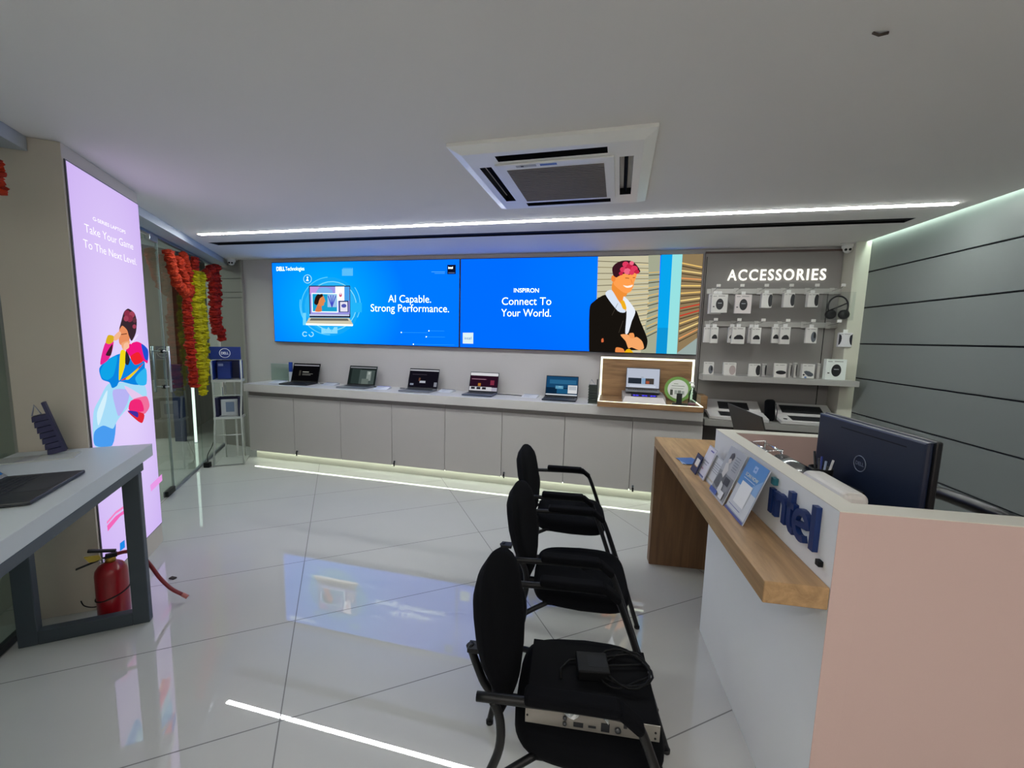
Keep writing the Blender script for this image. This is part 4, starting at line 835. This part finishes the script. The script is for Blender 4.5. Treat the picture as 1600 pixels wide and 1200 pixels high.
for x in (-.03, .03): mb.tube([(x, .205, .37), (x, .035, .37)], .005, CHROME, seg=8)
mb.build('bail', t)
mb = MB(); mb.box(-.045, .045, .0, .19, .2705, .278, mat('b9c0c2', .15, .8), .002); mb.build('top_plate', t)
# office chair behind the desk
oc = Vector((1.62, 1.90, 0)); t = thing('office_chair', 'black office chair with ring shaped back behind the pink panel', 'chair', oc, R(100))
mb = MB(); mb.box(-.24, .24, -.24, .24, .44, .52, FABRIC, .035, 3); mb.build('seat', t)
ring_p = [(.25*math.copysign(abs(math.cos(a))**.5, math.cos(a)), .0, .80+.215*math.copysign(abs(math.sin(a))**.6, math.sin(a))) for a in [2*math.pi*i/36 for i in range(36)]]
MB().tube(ring_p, .026, mat('0f1114', .35), True, 10, M=Matrix.Translation((0, .27, 0))).build('back_frame', t)
MB().box(-.225, .225, -.006, .006, .61, .93, mat('1a1c20', .8), .003, M=Matrix.Translation((0, .27, 0))).build('back_mesh', t)
mb = MB(); mb.tube([(0, .27, .6), (0, .22, .45), (0, .0, .42)], .02, BLACK); mb.lathe([(.028, .1), (.028, .43)], BLACK, 16)
for i in range(5): a = 2*math.pi*i/5; mb.tube([(0, 0, .1), (.28*math.cos(a), .28*math.sin(a), .06)], .018, BLACK); mb.ball((.28*math.cos(a), .28*math.sin(a), .03), .03, BLACK, 10)
mb.build('base', t)

# ================================================================== VISITOR CHAIRS
def chair_parts(t):
    seat = MB(); rr = []
    for i in range(40):
        a = 2*math.pi*i/40; c, s_ = math.cos(a), math.sin(a); x = .225*math.copysign(abs(c)**.45, c); y = .222*math.copysign(abs(s_)**.45, s_); y *= 1-.10*max(0, -x/.225); rr.append((x, y))
    zs_ = [(.385, .90), (.392, .97), (.41, 1.0), (.44, 1.0), (.462, .97), (.47, .90), (.474, .6), (.472, .0001)]
    V = []; Fq = []; n = len(rr)
    for z, k in zs_:
        for x, y in rr: V.append((x*k, y*k, z-.02*max(0, x/.225)**4*(1 if z > .43 else 0)))
    for i in range(len(zs_)-1):
        for k in range(n): Fq.append([i*n+k, i*n+(k+1) % n, (i+1)*n+(k+1) % n, (i+1)*n+k])
    Fq.append(list(range(n))[::-1]); seat.add(V, Fq, FABRIC, True); seat.build('seat', t)
    # egg shaped back, bowed around the sitter
    prof = [(.40, .085), (.41, .098), (.46, .108), (.52, .142), (.58, .182), (.64, .208), (.70, .217), (.76, .208), (.80, .186), (.84, .146), (.862, .10), (.875, .05), (.879, .004)]
    b = MB(); V = []; Fq = []; nt = 13
    for side in (0, 1):
        for z, hw_ in prof:
            for k in range(nt):
                tt = -1+2*k/(nt-1); y = hw_*tt; th = .042*math.sqrt(max(0, 1-tt*tt))*min(1, (.882-z)/.06)*min(1, (z-.385)/.04)
                xc = -.285-.05*((z-.40)/.48)+.03*(y/.2)**2+.03*math.exp(-((z-.52)/.12)**2)
                V.append((xc+(th if side else -th), y, z))
    m_ = len(prof)
    for side in (0, 1):
        o_ = side*m_*nt
        for i in range(m_-1):
            for k in range(nt-1): f = [o_+i*nt+k, o_+i*nt+k+1, o_+(i+1)*nt+k+1, o_+(i+1)*nt+k]; Fq.append(f if side else f[::-1])
    for i in range(m_-1):
        for k in (0, nt-1): Fq.append([i*nt+k, (i+1)*nt+k, m_*nt+(i+1)*nt+k, m_*nt+i*nt+k])
    for i in (0, m_-1):
        for k in range(nt-1): Fq.append([i*nt+k, i*nt+k+1, m_*nt+i*nt+k+1, m_*nt+i*nt+k])
    b.add(V, Fq, FABRIC, True, Matrix.Translation((-.29, 0, 0)) @ Matrix.Rotation(R(-6), 4, 'Z') @ Matrix.Translation((.29, 0, 0))); b.build('backrest', t)
    TB = mat('060709', .45, 0, .3)
    def smooth(P):
        P = [Vector(p) for p in P]; out = []
        for i in range(len(P)-1):
            a, b_, c, d = P[max(i-1, 0)], P[i], P[i+1], P[min(i+2, len(P)-1)]
            for k in range(5):
                u = k/5; out.append(.5*((2*b_)+(c-a)*u+(2*a-5*b_+4*c-d)*u*u+(3*b_-a-3*c+d)*u**3))
        return out+[P[-1]]
    for s_ in (-1, 1):
        y = .262*s_
        MB().tube(smooth([(-.31, y, .628), (-.1, y, .635), (.06, y, .635), (.105, y, .62), (.14, y, .565), (.24, y, .29), (.335, y, .012)]), .0125, TB).build('front_leg', t)
        MB().tube(smooth([(-.265, y, .622), (-.245, y, .57), (-.245, y, .48), (-.285, y, .36), (-.33, y, .2), (-.37, y, .012)]), .0125, TB).build('rear_leg', t)
        MB().tube(smooth([(-.17, y*.96, .632), (-.08, y*.96, .638)]), .0, TB) if False else None
        a = MB(); M = Matrix.Translation((-.055, y, .655))
        a.box(-.125, .125, -.026, .026, -.016, .014, FABRIC, .011, 3, M=M); a.box(-.03, .05, -.024, .024, -.014, .012, FABRIC, .01, 3, M=Matrix.Translation((.088, y, .638)) @ Matrix.Rotation(R(38), 4, 'Y'))
        a.build('armrest', t)
        for k in (1,): MB().lathe([(.015, 0), (.0155, .012), (.012, .014)], BLACK, 12, Matrix.Translation((.335 if True else 0, y, 0))).build('foot_cap', t)
        MB().lathe([(.015, 0), (.0155, .012), (.012, .014)], BLACK, 12, Matrix.Translation((-.37, y, 0))).build('foot_cap', t)
    f = MB()
    f.tube([(.197, -.262, .405), (.197, .262, .405)], .011, TB)
    for s_ in (-1, 1): f.tube(smooth([(-.292, .262*s_, .335), (-.24, .24*s_, .372), (-.15, .19*s_, .398)]), .011, TB); f.tube([(-.15, .19*s_, .398), (.19, .19*s_, .405)], .011, TB)
    f.build('seat_frame', t)
    f = MB(); f.tube(smooth([(-.395, 0, .56), (-.37, 0, .49), (-.335, 0, .415), (-.28, 0, .385), (-.15, 0, .388)]), .014, TB); f.box(-.4, -.345, -.022, .022, .545, .56, BLACK, .003); f.build('back_bracket', t)
RZC = R(5)
c1 = thing('visitor_chair', 'nearest black visitor chair, carrying the video recorder box', 'chair', (-.02, 1.255, 0), RZC, 'black visitor chairs in a row'); chair_parts(c1)
dup(c1, (-.09, 1.95, 0), RZC, 'black visitor chair in the middle of the row of three'); dup(c1, (-.205, 2.665, 0), RZC, 'farthest black visitor chair, closest to the grey cabinets')
# recorder, cable, adapter, bag on the nearest chair
DV = Vector((0.0, 1.09, .4755)); t = thing('video_recorder', 'flat black video recorder box lying on the nearest chair seat', 'recorder', DV, R(5.3))
MB().box(-.19, .19, .002, .275, .001, .052, mat('0a0b0e', .8, 0, .1), .002).build('case', t)
MB().box(-.19, .19, -.001, .0015, .002, .051, mat('8e8a84', .4, .5)).build('rear_panel', t)
mb = MB()
for x, z, s_ in ((-.075, .036, .006), (-.075, .018, .006), (.075, .022, .009)): MB().lathe([(s_, 0), (s_, .006), (s_*.6, .008)], mat('4a4c50', .3, .6), 12, Matrix.Translation((x, -.001, z)) @ Matrix.Rotation(R(90), 4, 'X')).build('socket', t)
for q_ in ((-.05, -.022, .012, .026), (-.008, .014, .016, .022), (.028, .052, .010, .036), (.09, .1, .03, .045)): MB().box(q_[0], q_[1], -.004, -.0012, q_[2], q_[3], mat('1e2024', .4), .001).build('socket', t)
for x, z in ((-.184, .026), (.178, .03), (.178, .012), (.13, .05)): mb.lathe([(.003, 0), (.003, .002)], BLACK, 8, Matrix.Translation((x, -.001, z)) @ Matrix.Rotation(R(90), 4, 'X'))
mb.build('screws', t)
P = []
for i in range(61):
    a = 2*math.pi*i/20+.5; r_ = .075+.012*math.sin(i*.7); P.append((.095+r_*math.cos(a)*1.05+.006*math.sin(i*.31), 1.27+r_*math.sin(a)+.006*math.cos(i*.43), .5335+.0016*(i//7)+.004*(1+math.sin(i*.9))))
pre = [(-.1, 1.19, .5335), (-.105, 1.23, .5335), (-.08, 1.27, .536), (-.03, 1.285, .537), (.02, 1.27, .538)]
cb = MB(); cb.tube([Vector(p)-Vector((0, 1.2, .53)) for p in pre+P], .0034, mat('050608', .6, 0, .2), seg=8); o = cb.build('coiled_cable'); o.location = (0, 1.2, .53)
tag(o, 'coiled black cable lying on top of the video recorder', 'cable')
t = thing('power_adapter', 'black power adapter block inside the coiled cable', 'adapter', (.0, 1.25, .5285), R(10))
MB().box(-.055, .045, -.04, .045, 0, .034, mat('08090b', .6, 0, .2), .004).build('body', t); MB().box(-.02, .04, -.02, .03, .0341, .0346, mat('101317', .6, 0, .2)).build('sticker', t)
t = thing('plastic_bag', 'crumpled clear plastic bag under the nearest chair armrest', 'bag', (-.03, 1.103, .5285), R(4))
b = bmesh.new(); bmesh.ops.create_grid(b, x_segments=14, y_segments=8, size=1)
for v in b.verts: v.co = Vector((v.co.x*.075, v.co.y*.03+.012*math.sin(v.co.x*4), .006+.006*math.sin(v.co.x*9+v.co.y*5)+.005*random.random()))
MB().bm(b, mat('b8bcbc', .2, 0, .8)).build('film', t)

# ================================================================== LEFT DESK
K = Vector((-2.505, 1.742, 0)); DD = R(-37.8); dA = Vector((math.sin(DD), math.cos(DD), 0)); rzD = -DD + R(90)       # local x runs away from the viewer along the desk, local y to the window
t = thing('demo_desk', 'white topped demo desk on dark metal frame at the left', 'desk', K, rzD)
MB().box(-1.9, 0, 0, .545, .878, .946, mat('bfc5c8', .42, 0, .5, .006, 0, 4), .002).build('desktop', t)
fm = SLATE
def frame(x):
    f = MB(); th = .045
    f.box(x, x+th, .0, .072, .0, .835, fm, .004); f.box(x, x+th, .44, .515, .0, .835, fm, .004); f.box(x, x+th, .072, .44, .0, .072, fm, .003)
    f.build('leg_frame', t)
frame(-.215); frame(-1.75)
MB().box(-1.9, -.17+.03, .0, .05, .8355, .8775, fm, .003).build('front_rail', t); MB().box(-1.9, -.14, .495, .545, .8355, .8775, fm, .003).build('back_rail', t)
def dl(x, y, z=0): return rmat(K, rzD) @ Vector((x, y, z))
# laptop on the desk: hinge edge runs along the window side
lp_ = Vector((-2.234, 1.06, .9465))
laptop('laptop', 'open dark laptop on the demo desk at the left picture edge', lp_, R(127.8), .38, .25, .24, R(48), mat('22252a', .45), [('2a78b8', .05, .1, .95, .9), ('c8d8e8', .2, .3, .5, .6)], mat('2e3135', .5), '1a4c80')
tower((-2.722, 1.455, .956), R(55), R(-13), 'navy toothed tower leaning on the demo desk', '20224a', .262, .062)
t = thing('acrylic_card', 'clear acrylic card lying on the demo desk behind the laptop', 'acrylic card', (-2.70, 1.36, .9465), R(47))
MB().box(-.14, .14, -.05, .07, 0, .005, mat('b9bdb9', .2, 0, .6)).build('sheet', t); MB().box(-.06, .0, -.045, .065, .0052, .0058, mat('8f9298', .3)).build('strip', t)
# ---------------- fire extinguisher
ex = Vector((-2.622, 1.568, 0)); t = thing('fire_extinguisher', 'red fire extinguisher on the floor beside the light box column', 'fire extinguisher', ex, R(-125)+R(180))
RED = mat('8e0f1a', .3, 0, .5, .02, .3, 6)
MB().lathe([(.064, 0), (.068, .004), (.069, .02), (.069, .25), (.065, .275), (.052, .296), (.034, .310), (.024, .316)], RED, 32).build('cylinder', t)
MB().lathe([(.024, .316), (.024, .335), (.020, .34)], mat('b08c3a', .3, .8), 18).build('valve', t)
mb = MB(); mb.box(-.018, .03, -.012, .012, .338, .36, BLACK, .002); mb.box(-.115, .0, -.012, .012, .0, .014, BLACK, .004, M=Matrix.Translation((.025, 0, .362)) @ Matrix.Rotation(R(17), 4, 'Y')); mb.box(-.135, -.0, -.009, .009, .0, .006, BLACK, .002, M=Matrix.Translation((.0, 0, .345)) @ Matrix.Rotation(R(-14), 4, 'Y')); mb.build('handle', t)
mb = MB(); mb.prism([(-.098, .372), (-.04, .366), (-.03, .335), (-.08, .338)], .012, mat('c0a83a', .4), Matrix.Translation((0, .006, 0)) @ Matrix.Rotation(R(90), 4, 'X')); mb.build('safety_tag', t)
mb = MB(); mb.tube([(-.03+.012*math.cos(a), -.02, .335+.012*math.sin(a)) for a in [2*math.pi*i/16 for i in range(16)]], .0022, CHROME, True, 6); mb.build('pin', t)
H = [(.02, 0, .348), (.07, -.01, .352), (.12, -.02, .325), (.16, -.03, .25), (.20, -.05, .16), (.245, -.075, .09), (.29, -.10, .05)]
def cr(P):
    P = [Vector(p) for p in P]; out = []
    for i in range(len(P)-1):
        a, b_, c, d = P[max(i-1, 0)], P[i], P[i+1], P[min(i+2, len(P)-1)]
        for k in range(6): u = k/6; out.append(.5*((2*b_)+(c-a)*u+(2*a-5*b_+4*c-d)*u*u+(3*b_-a-3*c+d)*u**3))
    return out+[P[-1]]
MB().tube(cr(H), .010, mat('7a1a24', .4)).build('hose', t)
e = Vector(H[-1]); d_ = (Vector(H[-1])-Vector(H[-2])).normalized(); MB().tube([e+d_*.001, e+d_*.035], .0115, mat('b06a64', .4)).build('nozzle', t)
mb = MB(); mb.tube([(.0705*math.cos(a), .0705*math.sin(a), .135+.02*math.cos(a)) for a in [2*math.pi*i/30 for i in range(30)]], .004, BLACK, True, 8); mb.build('strap', t)
mb = MB(); mb.tube(cr([(-.06, .055, .05), (-.09, .06, .05), (-.12, .055, .075), (-.13, .05, .11)]), .003, BLACK, seg=6); mb.build('strap_end', t)

# ================================================================== LADDER RACK
lr = Vector((-4.41, 3.94, 0)); t = thing('ladder_rack', 'white ladder shaped display rack with a blue branded header', 'display rack', lr, R(36))
hw = .15; AL = mat('b9bdb9', .35, .2); BLU = mat('15307c', .45)
for s_ in (-1, 1):
    MB().tube([(s_*.148, -.05, 1.25), (s_*.145, -.04, 1.0), (s_*.130, -.08, .62), (s_*.150, -.15, .0)], .010, AL, seg=8).build('upright', t)
    MB().tube([(s_*.1, .16, .9), (s_*.1, .2, .0)], .008, AL, seg=8).build('rear_leg', t)
MB().box(-.155, .155, -.075, -.055, 1.252, 1.40, BLU, .002).build('header', t)
mb = MB(); mb.tube([(.052*math.cos(a), -.0765, 1.327+.052*math.sin(a)) for a in [2*math.pi*i/32 for i in range(32)]], .003, mat('e8ecf4', .4), True, 6); put_text(mb, 'DELL', (-.037, -.0765, 1.313), (.037, -.0765, 1.313), (0, 0, 1), .028, mat('e8ecf4', .4), .03); mb.build('logo', t)
mb = MB(); mb.box(-.138, .138, .10, .11, 1.015, 1.235, mat('0e1640', .5)); mb.box(-.138, -.13, -.05, .1, 1.015, 1.235, BLU); mb.box(.13, .138, -.05, .1, 1.015, 1.235, BLU); mb.build('upper_box', t)
MB().box(-.1, .03, .0, .09, 1.018, 1.22, BLU, .002).build('blue_panel', t); MB().box(-.09, -.04, -.002, -.0005, 1.17, 1.2, mat('8a96c0', .4)).build('label', t)
MB().box(-.152, .152, -.07, .11, .985, 1.012, AL, .002).build('shelf', t); MB().box(-.142, .142, -.1, .1, .548, .572, AL, .002).build('shelf', t)
mb = MB(); mb.box(-.128, .128, .06, .07, .575, .80, mat('141438', .5)); mb.box(-.128, -.1, -.06, .06, .575, .80, mat('141438', .5)); mb.box(.1, .128, -.06, .06, .575, .80, mat('141438', .5)); mb.build('lower_box', t)
MB().box(-.085, .085, .0, .02, .576, .77, mat('b9c0c4', .4), .001).build('tablet_card', t); MB().box(-.035, .05, -.004, -.0005, .62, .74, mat('6a7c94', .4)).build('picture', t)
MB().tube([(-.136, -.11, .36), (.136, -.11, .36)], .007, AL, seg=8).build('rung', t); MB().tube([(-.140, -.07, .83), (.140, -.07, .83)], .005, AL, seg=8).build('rung', t)
MB().box(-.145, .145, -.15, .2, .004, .016, mat('a6aaa6', .4), .002).build('base_plate', t)
mb = MB(); mb.box(-.06, -.045, .1, .105, .83, 1.0, AL); mb.box(.03, .05, .1, .105, .05, 1.0, AL); mb.build('rear_brace', t)
t = thing('power_plug', 'black plug block with cable on the floor beside the ladder rack', 'plug', (-4.50, 3.70, 0), R(20)); MB().box(-.03, .03, -.03, .03, 0, .06, BLACK, .006).build('body', t); MB().tube(cr([(-.01, .03, .04), (-.03, .06, .12), (.0, .1, .22), (.02, .12, .3)]), .004, BLACK, seg=6).build('cord', t)

# ================================================================== GARLANDS
def garland(paths, r, c0, c1, label, name='flower_garland'):
    o = None; mb = MB()
    for path in paths:
        P = cr(path)
        L = [0]
        for a, b_ in zip(P[:-1], P[1:]): L.append(L[-1]+(b_-a).length)
        n = max(3, int(L[-1]/(r*.55)))
        for i in range(n+1):
            s_ = L[-1]*i/n; k = max(j for j in range(len(L)) if L[j] <= s_+1e-9); k = min(k, len(P)-2); f_ = (s_-L[k])/max(1e-6, L[k+1]-L[k]); c = P[k].lerp(P[k+1], f_); d = (P[k+1]-P[k]).normalized()
            q_ = d.to_track_quat('Z', 'Y').to_matrix().to_4x4(); b = bmesh.new(); bmesh.ops.create_icosphere(b, subdivisions=2, radius=1); rs = random.uniform(.82, 1.12); ox = random.uniform(-.2, .2)*r; oy = random.uniform(-.2, .2)*r
            for v in b.verts:
                j = 1+.16*math.sin(7*math.atan2(v.co.y, v.co.x)+i*1.7)+random.uniform(-.1, .1); v.co = Vector((v.co.x*r*j*rs+ox, v.co.y*r*j*rs+oy, v.co.z*r*.5*j))
            mb.bm(b, mat(c0 if i % 3 else c1, .8, 0, .2), False, Matrix.Translation(c) @ q_)
    ob = mb.build(name); o = Vector(paths[0][0]); o.z = min(p[2] for pt in paths for p in pt)
    for v in ob.data.vertices: v.co -= o
    ob.location = o
    return tag(ob, label, 'garland', 'flower garlands on the glass')
gl = G0 + Ln*.075
def gp(*pts): return [at_plane(a, b, (gl.x, gl.y), WL) for a, b in pts]
garland([gp((263, 393), (268, 415), (276, 438), (286, 455), (294, 458), (299, 446), (299, 436))], .044, 'b0361a', '942812', 'orange garland swag tied at the top left of the glass')
garland([gp((277, 404), (283, 420), (289, 436), (292, 452)), gp((286, 397), (292, 415), (295, 430))], .04, 'b4341a', '9a2812', 'short orange double garland behind the swag on the glass')
garland([gp((293, 462), (294, 500), (298, 550), (303, 603))], .046, 'a82814', '8a1c10', 'long straight orange red garland left of the yellow one')
garland([gp((303, 404), (304, 416), (306, 424))], .045, 'a82a1c', '8e2016', 'dark orange tuft above the yellow garland')
gl = G0 + Ln*.11
garland([gp((305, 426), (307, 480), (311, 540), (317, 615)), gp((313, 427), (315, 480), (319, 540), (319, 600))], .048, 'b4aa10', '988e08', 'bright yellow double garland hanging beside the orange one')
gl = G0 + Ln*.16
garland([gp((329, 417), (333, 440), (334, 480), (338, 520)), gp((337, 416), (339, 450), (340, 490), (346, 530))], .05, '9c2014', '7c140c', 'dark red double garland hanging in the corner above the ladder rack')
gl = G0 + Ln*.14
garland([gp((321, 424), (325, 434), (330, 432))], .045, '9c2414', '801a0e', 'short dark orange swag leading to the corner garland')

gl = G0 + Ln*.2
garland([gp((-18, 250), (-9, 266), (-5, 282), (-5, 298))], .032, 'b0361a', '942812', 'orange garland end at the left picture edge, left of the light box column')

# ================================================================== BEYOND THE GLASS
def gw(a, n, z): return GM @ Vector((a, n, z))
t = thing('tube_light', 'tall thin glowing tube light standing beyond the glass', 'light', gw(2.37, -.39, 0), -WL)
MB().box(-.014, .014, -.012, .012, .0, 1.25, em('f4fff4', 2.0)).build('tube', t); MB().box(-.03, .03, -.03, .03, -.0, .004, SILVER).build('foot', t)
st = gw(3.0, -1.75, 0); t = thing('staircase', 'dim staircase with metal railing in the lobby beyond the glass', 'staircase', st, -WL+R(90))
for i in range(8): MB().box(i*.26, (i+1)*.26+.02, -.5, .5, .0, .17*(i+1), mat('3e4648', .7), .004).build('step', t)
mb = MB()
for k in range(5): mb.tube([(.0, -.52, .35+.14*k), (2.1, -.52, .35+.14*k+1.36)], .012, mat('7d8688', .3, .6), seg=8)
for x in (.05, .8, 1.6): mb.tube([(x, -.52, .0), (x, -.52, .95+x*.66)], .016, mat('7d8688', .3, .6), seg=8)
mb.build('railing', t)
t = thing('carton', 'brown cardboard carton on the dim lobby staircase beyond the glass', 'box', gw(4.72, -1.72, 1.191), -WL+R(90)); MB().box(-.12, .12, -.2, .2, 0, .25, mat('a07c52', .8), .004).build('body', t); MB().box(-.121, .121, -.03, .03, .2502, .2512, mat('b89a70', .5)).build('tape', t)
t = thing('lobby_lamp', 'row of pale lit panels in the lobby beyond the glass', 'lamp', gw(5.7, -2.3, 1.75), -WL+R(90))
for i in range(4): MB().box(-.28+.03*i, .12, -.02, .02, .0+.22*i, .05+.22*i, em('d8d4c4', .9), .003).build('panel', t)
tag(MB().box(-.07, .07, -.02, .02, 0, 1.1, mat('14264e', .5), .003).build('banner'), 'dark blue banner board standing in the lobby', 'banner'); o = bpy.data.objects['banner']; o.location = gw(2.5, -.60, 0); o.rotation_euler = (0, 0, R(15))
# tiny scraps
d = MB().box(-.02, .02, -.012, .012, 0, .008, mat('2a2620', .8), .003).build('floor_scrap'); p = at_z(270, 904, 0); d.location = (p.x, p.y, .0005); tag(d, 'tiny dark scrap lying on the floor tiles near the hose', 'scrap')
d = MB().tube([(-.02, -.006, -.004), (0, .004, -.006), (.022, 0, -.005)], .004, mat('4a4038', .8), seg=6).build('ceiling_mark'); p = at_z(1375, 50, CE); d.location = (p.x, p.y, CE); tag(d, 'tiny dark mark on the ceiling at the upper right', 'hook')  # small dark ceiling mark, shaped as a bent sliver
